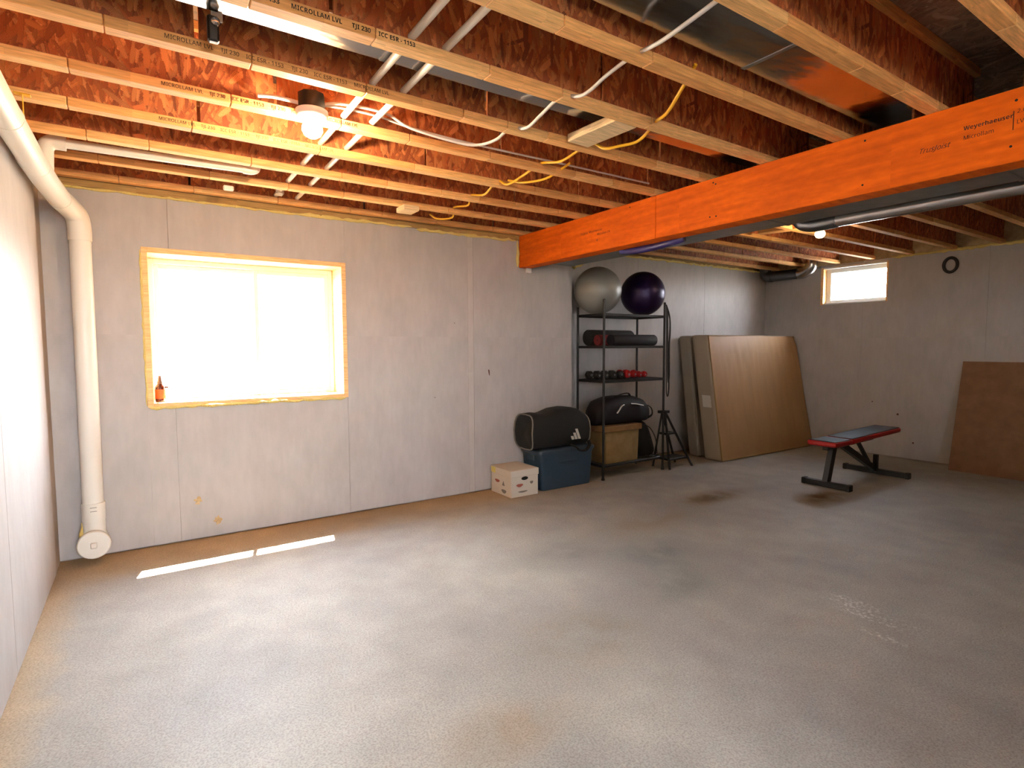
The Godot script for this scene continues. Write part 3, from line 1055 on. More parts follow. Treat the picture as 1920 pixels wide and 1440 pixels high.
func cable(called: String, label: String, m: Material, r: float, path: Array) -> void:
	var s := begin()
	tube(s, smooth_path(path, 6), r, 8)
	tag(put(self, called, s, m), label, "cable")


# ============================================================ lamps

func build_lamps() -> void:
	plain("porcelain", Color(0.90, 0.89, 0.87), 0.25)
	var glow := plain("bulb_glow", Color(1, 0.97, 0.9), 0.3)
	glow.emission_enabled = true
	glow.emission = Color(1.0, 0.88, 0.68)
	glow.emission_energy_multiplier = 6.0
	lamp("bare glowing bulb in a white holder under a dark box, left of the beam", Vector3(0.672, 2.44, -2.63), mt.black_plastic, 1.0, 1.4)
	lamp("small glowing bulb hanging right of the orange beam above the shelf side of the room", Vector3(4.95, 2.42, -2.60), mt.galv_dark, 0.92, 0.36)


func lamp(label: String, at: Vector3, box_mat: Material, k: float, energy: float) -> void:
	var l := thing("ceiling_lamp", label, "lamp", at)
	var s := begin()
	lathe(s, [Vector2(0.0, -0.04 * k), Vector2(0.055 * k, -0.04 * k), Vector2(0.058 * k, -0.037 * k), Vector2(0.058 * k, 0.03 * k), Vector2(0.0, 0.03 * k)], 8)
	put(l, "junction_box", s, box_mat)
	s = begin()
	lathe(s, [Vector2(0.0, -0.095 * k), Vector2(0.030 * k, -0.095 * k), Vector2(0.045 * k, -0.085 * k), Vector2(0.062 * k, -0.07 * k), Vector2(0.070 * k, -0.056 * k), Vector2(0.070 * k, -0.042 * k), Vector2(0.0, -0.041 * k)], 28)
	put(l, "lamp_holder", s, mt.porcelain)
	s = begin()
	lathe(s, [Vector2(0.0, -0.160 * k), Vector2(0.020 * k, -0.158 * k), Vector2(0.036 * k, -0.148 * k), Vector2(0.046 * k, -0.128 * k), Vector2(0.044 * k, -0.108 * k), Vector2(0.034 * k, -0.096 * k), Vector2(0.0, -0.096 * k)], 24)
	put(l, "bulb", s, mt.bulb_glow)
	var o := OmniLight3D.new()
	o.name = "bulb_light"
	o.position = Vector3(0, -0.13 * k, 0)
	o.light_color = Color(1.0, 0.87, 0.70)
	o.light_energy = energy
	o.light_size = 0.03
	o.omni_range = 12.0
	o.omni_attenuation = 2.0
	o.shadow_enabled = true
	l.add_child(o)


# ============================================================ rack and what is round it

func build_storage() -> void:
	plain("card_white", Color(0.84, 0.80, 0.74), 0.75)
	plain("card_red", Color(0.66, 0.36, 0.29), 0.8)
	plain("card_grey", Color(0.50, 0.47, 0.43), 0.8)
	plain("card_yellow", Color(0.86, 0.80, 0.45), 0.8)
	plain("hole_dark", Color(0.05, 0.04, 0.03), 0.9)
	plain("tote_blue", Color(0.16, 0.235, 0.30), 0.42)
	plain("tote_lid", Color(0.17, 0.22, 0.27), 0.42)
	textured("card_brown", seamless(0.015, 71, Color(0.52, 0.42, 0.26), Color(0.60, 0.49, 0.32)), 2.0, 0.8)
	textured("card_brown_lid", seamless(0.015, 72, Color(0.46, 0.33, 0.19), Color(0.55, 0.41, 0.25)), 2.0, 0.8)
	var fab := plain("black_fabric", Color(0.028, 0.026, 0.024), 0.85)
	fab.rim_enabled = true
	fab.rim = 0.15
	plain("mesh_fabric", Color(0.055, 0.05, 0.042), 0.9)
	plain("grey_piping", Color(0.45, 0.43, 0.40), 0.7)
	plain("logo_white", Color(0.78, 0.76, 0.72), 0.6)
	plain("purple_fabric", Color(0.05, 0.03, 0.075), 0.7)
	plain("reflective", Color(0.97, 0.97, 0.97), 0.35, 0.0, 0.8)
	plain("mat_black", Color(0.030, 0.028, 0.030), 0.8)
	plain("mat_red", Color(0.36, 0.06, 0.07), 0.75)
	plain("mat_purple", Color(0.085, 0.065, 0.10), 0.75)
	plain("red_vinyl", Color(0.60, 0.045, 0.06), 0.4)
	plain("silver_ball", Color(0.54, 0.54, 0.52), 0.46, 0.35)
	plain("purple_ball", Color(0.115, 0.05, 0.21), 0.38, 0.5)

	# document box
	var b := thing("document_box", "white cardboard document box with red print beside the blue tote", "box", Vector3(2.80, 0, -4.19))
	var s := begin()
	box(s, Vector3(0, 0.11, 0), Vector3(0.295, 0.22, 0.335), 0.003)
	put(b, "body", s, mt.card_white)
	s = begin()
	box(s, Vector3(0, 0.212, 0), Vector3(0.307, 0.06, 0.347), 0.004)
	put(b, "lid", s, mt.card_white)
	s = begin()
	lathe(s, [Vector2(0.0, 0.0), Vector2(0.016, 0.0), Vector2(0.016, 0.001), Vector2(0.0, 0.001)], 16, Transform3D(Basis(Vector3.RIGHT, PI / 2).scaled(Vector3(2.3, 1, 1)), Vector3(0.0, 0.163, 0.1672)))
	put(b, "hand_hole", s, mt.hole_dark)
	for e in [[-0.055, 0.105, 0.036, 0.014, "card_red"], [0.075, 0.118, 0.018, 0.013, "card_grey"], [-0.02, 0.045, 0.05, 0.008, "card_grey"]]:
		s = begin()
		oval_mark(s, Vector3(e[0], e[1], 0.1678), Vector3(e[2], 0, 0), Vector3(0, e[3], 0), Vector3(0, 0, -1))
		put(b, "printed_mark", s, mt[e[4]])
	for e in [[-0.06, 0.118, 0.040, 0.014, "card_red"], [0.05, 0.04, 0.04, 0.018, "card_grey"]]:
		s = begin()
		oval_mark(s, Vector3(-0.1478, e[1], e[0]), Vector3(0, 0, e[2]), Vector3(0, e[3], 0), Vector3(1, 0, 0))
		put(b, "printed_mark", s, mt[e[4]])
	s = begin()
	face(s, [Vector3(-0.1478, 0.09, 0.02), Vector3(-0.1478, 0.09, 0.065), Vector3(-0.1478, 0.135, 0.042)], Vector3.ZERO)
	put(b, "printed_mark", s, mt.card_grey)
	s = begin()
	face(s, [Vector3(-0.1545, 0.185, -0.15), Vector3(-0.1545, 0.185, -0.08), Vector3(-0.1545, 0.238, -0.08), Vector3(-0.1545, 0.238, -0.15)], Vector3.ZERO)
	put(b, "sticker", s, mt.card_yellow)

	# blue tote
	b = thing("storage_tote", "blue plastic storage tote with a lid under the black carrier bag", "tote", Vector3(3.32, 0, -4.205))
	s = begin()
	var rings := []
	for e in [[0.0, 0.90], [0.02, 0.92], [0.20, 0.955], [0.325, 0.98], [0.33, 1.0], [0.35, 1.0]]:
		rings.append(round_rect(Vector3(0, e[0], 0), 0.325 * e[1], 0.158 * e[1], 0.03, 4))
	loft(s, rings)
	put(b, "body", s, mt.tote_blue)
	s = begin()
	rings = []
	for e in [[0.345, 1.03], [0.372, 1.04], [0.376, 1.02], [0.382, 0.96], [0.384, 0.9]]:
		rings.append(round_rect(Vector3(0, e[0], 0), 0.325 * e[1], 0.158 * e[1], 0.03, 4))
	loft(s, rings)
	put(b, "lid", s, mt.tote_lid)
	s = begin()
	box(s, Vector3(0.0, 0.255, 0.151), Vector3(0.22, 0.012, 0.012), 0.003)
	put(b, "handle", s, mt.tote_blue)
	s = begin()
	box(s, Vector3(-0.32, 0.30, 0), Vector3(0.022, 0.05, 0.12), 0.005)
	put(b, "handle", s, mt.tote_blue)

	# carrier bag on the tote
	b = thing("carrier_bag", "black soft carrier bag with grey piping and a white three-bar mark, on the blue tote", "bag", Vector3(3.29, 0.3865, -4.20))
	s = begin()
	rings = []
	for e in [[-0.36, 0.30, 0.130], [-0.355, 0.33, 0.145], [-0.26, 0.335, 0.150], [-0.20, 0.325, 0.150], [-0.15, 0.335, 0.153], [-0.05, 0.365, 0.158], [0.08, 0.375, 0.160], [0.18, 0.36, 0.158], [0.26, 0.32, 0.152], [0.30, 0.28, 0.145], [0.31, 0.25, 0.13]]:
		rings.append(arch_ring(e[0], e[1], e[2]))
	loft(s, rings)
	put(b, "body", s, mt.black_fabric)
	s = begin()
	var ar := arch_ring(-0.362, 0.29, 0.122)
	for k in ar.size():
		face(s, [Vector3(-0.366, 0.15, 0), ar[k], ar[(k + 1) % ar.size()]], Vector3(0, 0.15, 0))
	put(b, "mesh_panel", s, mt.mesh_fabric)
	s = begin()
	tube(s, arch_ring(-0.36, 0.325, 0.148), 0.0065, 8, false, true)
	put(b, "piping", s, mt.grey_piping)
	s = begin()
	tube(s, arch_ring(0.285, 0.30, 0.152), 0.0055, 8, false, true)
	put(b, "piping", s, mt.grey_piping)
	for e in [[0.065, 0.035, 0.07], [0.105, 0.065, 0.07], [0.145, 0.10, 0.07]]:
		s = begin()
		var x: float = e[0]
		face(s, [Vector3(x, 0.07, 0.166), Vector3(x + 0.032, 0.07, 0.166), Vector3(x + 0.032 - e[1] * 0.42, 0.07 + e[1], 0.167), Vector3(x - e[1] * 0.42, 0.07 + e[1], 0.167)], Vector3(0.1, 0.1, 0))
		put(b, "bar_mark", s, mt.logo_white)
	s = begin()
	tube(s, smooth_path([Vector3(0.04, 0.03, 0.165), Vector3(0.1, 0.0, 0.19), Vector3(0.14, -0.035, 0.192), Vector3(0.22, -0.04, 0.192), Vector3(0.27, 0.01, 0.185), Vector3(0.275, 0.04, 0.16)], 6), 0.018, 8, true, false, 0.5)
	put(b, "strap", s, mt.black_fabric)

	# rack
	var rk := thing("storage_rack", "black four-post metal shelving rack in the wall recess holding gym gear", "rack", Vector3(4.215, 0, -4.255))
	var hx := 0.436
	var hz := 0.197
	for p in [[-hx, hz], [hx, hz], [-hx, -hz], [hx, -hz]]:
		s = begin()
		var top := 1.79 if p[1] > 0 else 1.73
		tube(s, [Vector3(p[0], 0.012, p[1]), Vector3(p[0], top, p[1])], 0.0125, 12)
		var post := put(rk, "post", s, mt.black_metal)
		s = begin()
		lathe(s, [Vector2(0.0, 0.0), Vector2(0.018, 0.0), Vector2(0.018, 0.012), Vector2(0.0125, 0.022), Vector2(0.0, 0.022)], 12, Transform3D(Basis.IDENTITY, Vector3(p[0], 0, p[1])))
		put(post, "foot", s, mt.black_rubber)
		s = begin()
		lathe(s, [Vector2(0.0125, -0.005), Vector2(0.014, 0.005), Vector2(0.009, 0.014), Vector2(0.0, 0.016)], 12, Transform3D(Basis.IDENTITY, Vector3(p[0], top, p[1])))
		put(post, "cap", s, mt.black_rubber)
	for y in [0.15, 1.0, 1.345, 1.665]:
		s = begin()
		for g in [-1.0, 1.0]:
			box(s, Vector3(0, y - 0.012, g * hz), Vector3(2 * hx, 0.026, 0.016), 0.003)
			box(s, Vector3(g * hx, y - 0.012, 0), Vector3(0.016, 0.026, 2 * hz), 0.003)
		var sh := put(rk, "shelf", s, mt.black_metal)
		for k in 9:
			s = begin()
			box(s, Vector3(0, y - 0.006, -hz + 0.04 + k * 0.0393), Vector3(2 * hx - 0.01, 0.008, 0.012), 0.002)
			put(sh, "slat", s, mt.black_metal)

	# balls
	var ball := func(label: String, at: Vector3, r: float, m: Material) -> void:
		var t := thing("exercise_ball", label, "ball", at, 0.4)
		var p := []
		for k in 33:
			var a := -PI / 2 + PI * k / 32
			p.append(Vector2(absf(cos(a)) * r * 1.0, r + sin(a) * r))
			if k % 4 == 2 and k > 4 and k < 28:
				p.append(Vector2(absf(cos(a + 0.03)) * (r - 0.0008), r + sin(a + 0.03) * r))
		var q := begin()
		lathe(q, p, 48)
		put(t, "ball", q, m)
		q = begin()
		lathe(q, [Vector2(0.012, 0), Vector2(0.011, 0.003), Vector2(0.0, 0.004)], 12, Transform3D(Basis(Vector3.RIGHT, -1.9), Vector3(0, r + sin(0.33) * r * 0.995, -cos(0.33) * r * 0.995)))
		put(t, "valve_plug", q, mt.black_rubber)
	ball.call("large silver grey exercise ball on the left of the rack's top shelf", Vector3(3.885, 1.668, -4.27), 0.240, mt.silver_ball)
	ball.call("large dark purple exercise ball on the right of the rack's top shelf", Vector3(4.513, 1.668, -4.246), 0.236, mt.purple_ball)

	# yoga mats
	mat_roll("thick black exercise mat rolled up at the back of the second shelf", Vector3(3.83, 1.345, -4.352), 0.60, 0.083, mt.mat_black, mt.mat_black)
	mat_roll("rolled mat with a red spiral end between the other two rolls", Vector3(3.83, 1.345, -4.206), 0.42, 0.056, mt.mat_red, mt.mat_red)
	mat_roll("long dark purple yoga mat rolled up at the front of the second shelf", Vector3(3.90, 1.345, -4.09), 0.62, 0.057, mt.mat_purple, mt.mat_purple)

	# dumbbells
	var xs := [3.85, 3.955, 4.06, 4.165]
	var which := ["leftmost, next to the rack post", "second from the left", "third from the left", "fourth, next to the red ones"]
	for k in 4:
		dumbbell("black dumbbell on the third shelf, " + which[k], Vector3(xs[k], 1.003, -4.29), 0.046, 0.19, mt.black_rubber, "black dumbbells on the third shelf")
	dumbbell("larger red dumbbell on the third shelf, beside the black ones", Vector3(4.27, 1.003, -4.28), 0.043, 0.17, mt.red_vinyl, "red dumbbells on the third shelf")
	dumbbell("larger red dumbbell on the third shelf, second of the red ones", Vector3(4.362, 1.003, -4.28), 0.043, 0.17, mt.red_vinyl, "red dumbbells on the third shelf")
	dumbbell("small red dumbbell on the third shelf, just right of the larger red pair", Vector3(4.445, 1.003, -4.27), 0.034, 0.15, mt.red_vinyl, "red dumbbells on the third shelf")
	dumbbell("small red dumbbell at the right end of the row on the third shelf", Vector3(4.52, 1.003, -4.27), 0.034, 0.15, mt.red_vinyl, "red dumbbells on the third shelf")

	# brown box on the lowest shelf
	b = thing("brown_box", "tan cardboard box with a lid on the rack's lowest shelf", "box", Vector3(4.065, 0.152, -4.245))
	s = begin()
	rings = []
	for e in [[0.0, 0.96], [0.33, 1.0]]:
		rings.append(round_rect(Vector3(0, e[0], 0), 0.235 * e[1], 0.17 * e[1], 0.006, 2))
	loft(s, rings)
	put(b, "body", s, mt.card_brown)
	s = begin()
	box(s, Vector3(0.0, 0.352, 0), Vector3(0.53, 0.06, 0.37), 0.005)
	put(b, "lid", s, mt.card_brown_lid)

	# gym bag on the box
	b = thing("gym_bag", "dark purple and black gym bag with two white reflective strips, on the tan box", "bag", Vector3(4.14, 0.535, -4.23))
	s = begin()
	rings = []
	for e in [[-0.365, 0.10, 0.07], [-0.35, 0.19, 0.11], [-0.28, 0.255, 0.15], [-0.15, 0.285, 0.17], [0.0, 0.29, 0.175], [0.15, 0.285, 0.175], [0.27, 0.25, 0.16], [0.34, 0.19, 0.13], [0.37, 0.11, 0.08]]:
		rings.append(bag_ring(e[0], e[1], e[2]))
	loft(s, rings)
	put(b, "body", s, mt.purple_fabric)
	s = begin()
	tube(s, smooth_path([Vector3(-0.185, 0.13, 0.183), Vector3(-0.155, 0.165, 0.187), Vector3(-0.12, 0.195, 0.18), Vector3(-0.085, 0.21, 0.178)], 6), 0.012, 8, true, false, 0.4)
	put(b, "reflective_strip", s, mt.reflective)
	s = begin()
	tube(s, smooth_path([Vector3(0.03, 0.215, 0.173), Vector3(0.10, 0.207, 0.178), Vector3(0.185, 0.19, 0.186)], 6), 0.013, 8, true, false, 0.4)
	put(b, "reflective_strip", s, mt.reflective)
	s = begin()
	tube(s, smooth_path([Vector3(-0.12, 0.275, 0.06), Vector3(-0.05, 0.31, 0.1), Vector3(0.05, 0.315, 0.1), Vector3(0.12, 0.275, 0.06)], 6), 0.012, 8, true, false, 0.5)
	put(b, "handle", s, mt.black_fabric)
	s = begin()
	tube(s, smooth_path([Vector3(0.32, 0.19, 0.05), Vector3(0.37, 0.15, 0.12), Vector3(0.36, 0.08, 0.15), Vector3(0.30, 0.05, 0.15)], 6), 0.014, 8, true, false, 0.4)
	put(b, "strap", s, mt.black_fabric)

	# black backpack at the rack's right foot
	b = thing("black_backpack", "slumped black bag on the lowest shelf right of the tan box", "bag", Vector3(4.495, 0.152, -4.22))
	s = begin()
	cushion(s, Vector3(0.26, 0.38, 0.24), 0.08, func(p: Vector3) -> Vector3:
		var t := (p.y + 0.19) / 0.38
		var w := lerpf(1.05, 0.42, t * t)
		return Vector3(p.x * w - 0.05 * t, p.y + 0.19, p.z * lerpf(1.0, 0.6, t)))
	put(b, "body", s, mt.black_fabric)
	s = begin()
	tube(s, smooth_path([Vector3(-0.03, 0.35, 0.06), Vector3(0.03, 0.30, 0.10), Vector3(0.08, 0.18, 0.13), Vector3(0.10, 0.03, 0.13)], 6), 0.012, 8, true, false, 0.4)
	put(b, "strap", s, mt.black_plastic)

	# straps hanging at the rack's right post
	b = thing("resistance_band", "black looped resistance straps hanging down the rack's right front post", "strap", Vector3(4.655, 1.0, -4.05))
	for e in [[0.0, 0.78, -0.2, 0.045], [0.02, 0.74, -0.05, 0.03]]:
		s = begin()
		var x: float = e[0]
		tube(s, smooth_path([Vector3(x - 0.01, e[1], 0.015), Vector3(x + e[3] * 0.9, e[1] - 0.12, 0.02), Vector3(x + e[3], e[1] - 0.28, 0.022), Vector3(x + e[3] * 0.8, (e[1] + e[2]) * 0.5, 0.02), Vector3(x + e[3], e[2] + 0.1, 0.02), Vector3(x + e[3] * 0.6, e[2], 0.018), Vector3(x + 0.012, e[2] + 0.1, 0.014), Vector3(x + 0.01, 0.25, 0.012), Vector3(x, e[1] - 0.02, 0.012)], 6), 0.0085, 8, true, false, 0.6)
		put(b, "loop", s, mt.black_rubber)

	# folded stand between rack and mattresses
	b = thing("folding_stand", "black folding step stand between the rack and the leaning mattresses", "stand", Vector3(4.90, 0, -4.12))
	for g in [-1.0, 1.0]:
		s = begin()
		bar(s, Vector3(-0.15, 0.62, g * 0.02 - 0.02), Vector3(0.17, 0.0, g * 0.12), 0.02, 0.02)
		put(b, "front_leg", s, mt.black_metal)
		s = begin()
		bar(s, Vector3(-0.15, 0.62, g * 0.02 - 0.02), Vector3(-0.20, 0.0, g * 0.12), 0.02, 0.02)
		put(b, "rear_leg", s, mt.black_metal)
	for e in [[0.38, -0.026, 0.05], [0.1, 0.118, 0.10]]:
		s = begin()
		box(s, Vector3((e[1] - 0.18) * 0.5, e[0], 0.0), Vector3(absf(e[1] + 0.19), 0.022, 2 * e[2]), 0.003)
		put(b, "step", s, mt.black_metal)
	s = begin()
	bar(s, Vector3(-0.22, 0.62, -0.02), Vector3(-0.08, 0.615, -0.02), 0.05, 0.03)
	put(b, "hinge", s, mt.black_plastic)


func oval_mark(s: SurfaceTool, c: Vector3, u: Vector3, v: Vector3, inward: Vector3) -> void:
	for k in 16:
		var a := TAU * k / 16
		var b := TAU * (k + 1) / 16
		var wob := 1.0 + 0.12 * sin(a * 3.0)
		var wob2 := 1.0 + 0.12 * sin(b * 3.0)
		face(s, [c, c + (u * cos(a) + v * sin(a)) * wob, c + (u * cos(b) + v * sin(b)) * wob2], c + inward)


func round_rect(c: Vector3, hx: float, hz: float, r: float, n: int) -> Array:
	var ring := []
	for q in 4:
		var cx: float = [1, -1, -1, 1][q] * (hx - r)
		var cz: float = [1, 1, -1, -1][q] * (hz - r)
		for k in n + 1:
			var a := PI / 2 * q + PI / 2 * k / n
			ring.append(c + Vector3(cx + cos(a) * r, 0, cz + sin(a) * r))
	return ring


func arch_ring(x: float, top: float, half: float) -> Array:             # upright bag section: flat foot, round shoulders, in the plane across x
	var ring := []
	for k in 20:
		var a := TAU * k / 20
		var cy := sin(a)
		var cz := cos(a)
		var e := 0.45 if cy < 0 else 0.62
		ring.append(Vector3(x + 0.05 * (0.5 - absf(cy) * 0.5) * signf(x), top * 0.5 + signf(cy) * pow(absf(cy), e) * top * 0.5, signf(cz) * pow(absf(cz), 0.55) * half))
	return ring


func bag_ring(x: float, top: float, half: float) -> Array:
	var ring := []
	for k in 20:
		var a := TAU * k / 20
		var cy := sin(a)
		var cz := cos(a)
		ring.append(Vector3(x, top * 0.5 + signf(cy) * pow(absf(cy), 0.7) * top * 0.5, signf(cz) * pow(absf(cz), 0.75) * half))
	return ring


func mat_roll(label: String, at: Vector3, length: float, r: float, m: Material, end: Material) -> void:
	var t := thing("rolled_mat", label, "mat", at)
	var xf := Transform3D(Basis(Vector3.BACK, -PI / 2), Vector3(0, r, 0))   # the lathe's axis lies along x
	var s := begin()
	lathe(s, [Vector2(r * 0.97, 0.0), Vector2(r, 0.004), Vector2(r, length - 0.004), Vector2(r * 0.97, length)], 28, xf)
	put(t, "outer_wrap", s, m)
	for e in [[0.0, -1.0], [length, 1.0]]:
		s = begin()
		var n := 90
		var turns := 5.0
		var w := r * 0.86 / turns * 0.42
		for k in n:
			var q := []
			for kk in [k, k + 1]:
				var f := float(kk) / n
				var rad: float = lerpf(r * 0.14, r * 0.93, f)
				var a := TAU * turns * f
				var dir := Vector3(0, cos(a), sin(a))
				q.append([Vector3(e[0] + e[1] * 0.004, r, 0) + dir * (rad - w), Vector3(e[0] + e[1] * 0.004, r, 0) + dir * (rad + w)])
			face(s, [q[0][0], q[0][1], q[1][1], q[1][0]], Vector3(length * 0.5, r, 0))
		put(t, "spiral_end", s, end)
		s = begin()
		lathe(s, [Vector2(r * 0.96, 0.0), Vector2(0.0, 0.0)] if e[1] > 0 else [Vector2(0.0, 0.0), Vector2(r * 0.96, 0.0)], 28, Transform3D(xf.basis, Vector3(e[0], r, 0)))
		put(t, "roll_end", s, mt.mat_black)


func dumbbell(label: String, at: Vector3, r: float, length: float, m: Material, group: String) -> void:
	var t := thing("dumbbell", label, "dumbbell", at, 0.0, group)
	var turn := Basis(Vector3.RIGHT, PI / 2)
	for g in [-1.0, 1.0]:
		var s := begin()
		var hl := length * 0.17
		lathe(s, [Vector2(0.0, -hl), Vector2(r * 0.72, -hl), Vector2(r * 0.95, -hl * 0.6), Vector2(r, -hl * 0.2), Vector2(r, hl * 0.2), Vector2(r * 0.95, hl * 0.6), Vector2(r * 0.72, hl), Vector2(0.0, hl)], 6 if m == mt.black_rubber else 16, Transform3D(turn * Basis(Vector3.UP, 0.0), Vector3(0, r * 0.88 if m == mt.black_rubber else r, g * (length * 0.5 - hl))))
		var head := put(t, "head", s, m)
		s = begin()
		lathe(s, [Vector2(0.0, 0.0), Vector2(r * 0.28, 0.0), Vector2(r * 0.25, 0.003), Vector2(0.0, 0.003)], 12, Transform3D(Basis(Vector3.RIGHT, g * PI / 2), Vector3(0, r * 0.88, g * (length * 0.5))))
		put(head, "end_cap", s, mt.galv)
	var h := begin()
	tube(h, [Vector3(0, r * 0.88, -length * 0.3), Vector3(0, r * 0.88, length * 0.3)], r * 0.3, 10)
	put(t, "handle", h, mt.galv if m == mt.black_rubber else m)


# ============================================================ mattresses

func build_mattresses() -> void:
	var nn := noise(0.02, 81)
	var tan := picture(256, 256, func(x, y):
		var g := nn.get_noise_2d(x * 2.2, y * 0.35) * 0.5 + nn.get_noise_2d(x * 0.4, y * 0.2 + 300.0) * 0.5
		var k: float = 0.97 + g * 0.07
		return Color(0.66 * k, 0.50 * k, 0.33 * k))
	textured("dust_cover", tan, 0.8, 0.6)
	plain("ticking", Color(0.62, 0.57, 0.50), 0.85)
	plain("ticking_back", Color(0.56, 0.52, 0.47), 0.85)
	plain("piping", Color(0.55, 0.43, 0.26), 0.8)
	plain("tag_white", Color(0.80, 0.78, 0.74), 0.6)
	slab("box_spring", "tan faced box spring leaning upright in front of the other, in the far corner", Vector3(5.495, 0, -3.928), Vector3(7.415, 0, -3.90), 1.47, 0.24, Vector2(0.225, 0.27), 1.84, mt.ticking, mt.dust_cover, true)
	slab("box_spring", "off-white box spring leaning against the wall behind the tan faced one", Vector3(5.54, 0, -4.265), Vector3(7.40, 0, -4.24), 1.465, 0.165, Vector2(0.19, 0.21), 1.84, mt.ticking_back, mt.ticking_back, false)


func slab(called: String, label: String, bl: Vector3, br: Vector3, h: float, t: float, lean: Vector2, _w: float, side: Material, front: Material, detailed: bool) -> void:
	var o := thing(called, label, "mattress", bl)
	var along := br - bl
	var w := along.length()
	var turn := atan2(-along.z, along.x)
	o.rotation.y = turn
	# local axes: x along the face, y up, z towards the room; the face leans back by `lean` at the top
	var bend := func(p: Vector3) -> Vector3:
		var u := p.x / w
		var v := p.y / h
		var back := lerpf(lean.x, lean.y, u) * v
		if detailed and v > 0.9 and u > 0.9:
			back += 0.03 * (v - 0.9) / 0.1 * (u - 0.9) / 0.1
		return Vector3(p.x - 0.03 * u * v * (1.0 if detailed else 0.0), p.y, p.z - back)
	var s := begin()
	cushion(s, Vector3(w, h, t), 0.035, func(p: Vector3) -> Vector3: return bend.call(p + Vector3(w * 0.5, h * 0.5, -t * 0.5)), 8)
	put(o, "body", s, side)
	if not detailed:
		s = begin()
		var loop := []
		for e in [[0.02, 0.02], [w - 0.02, 0.02], [w - 0.02, h - 0.02], [0.02, h - 0.02]]:
			loop.append(bend.call(Vector3(e[0], e[1], 0.001)))
		tube(s, dense_loop(loop, 8), 0.006, 6, false, true)
		put(o, "piping", s, mt.ticking)
		return
	# cloth face with soft folds
	s = begin()
	s.set_smooth_group(1)
	var nx := 56
	var ny := 24
	var r := noise(0.9, 90, 2)
	var pt := func(i: int, j: int) -> Vector3:
		var u := float(i) / nx
		var v := float(j) / ny
		var edge := clampf(minf(minf(u, 1.0 - u) * 14.0, minf(v, 1.0 - v) * 10.0), 0.0, 1.0)
		var fold := 0.006 * r.get_noise_2d(u * 26.0 + v * 2.0, v * 1.4) + 0.005 * exp(-pow((u - 0.16 - 0.05 * (1.0 - v)) * 26.0, 2.0)) * v + 0.005 * exp(-pow((u - 0.30 + 0.02 * v) * 30.0, 2.0)) * v
		return bend.call(Vector3(0.012 + u * (w - 0.024), 0.012 + v * (h - 0.024), 0.002 + edge * (0.006 + fold)))
	for i in nx:
		for j in ny:
			face(s, [pt.call(i, j), pt.call(i + 1, j), pt.call(i + 1, j + 1), pt.call(i, j + 1)], pt.call(i, j) + Vector3(0, 0, -0.2))
	put(o, "dust_cover", s, front)
	s = begin()
	var lp := []
	for e in [[0.012, 0.012], [w - 0.012, 0.012], [w - 0.012, h - 0.012], [0.012, h - 0.012]]:
		lp.append(bend.call(Vector3(e[0], e[1], 0.003)))
	tube(s, dense_loop(lp, 10), 0.007, 6, false, true)
	put(o, "piping", s, mt.piping)
	s = begin()
	face(s, [bend.call(Vector3(-0.002, 0.62, -0.05)), bend.call(Vector3(-0.002, 0.62, -0.17)), bend.call(Vector3(-0.002, 0.76, -0.17)), bend.call(Vector3(-0.002, 0.76, -0.05))], Vector3(0.5, 0.7, -0.3))
	put(o, "care_tag", s, mt.tag_white)


func dense_loop(p: Array, n: int) -> Array:
	var out := []
	for i in p.size():
		for k in n:
			out.append(p[i].lerp(p[(i + 1) % p.size()], float(k) / n))
	return out


# ============================================================ weight bench and the rest

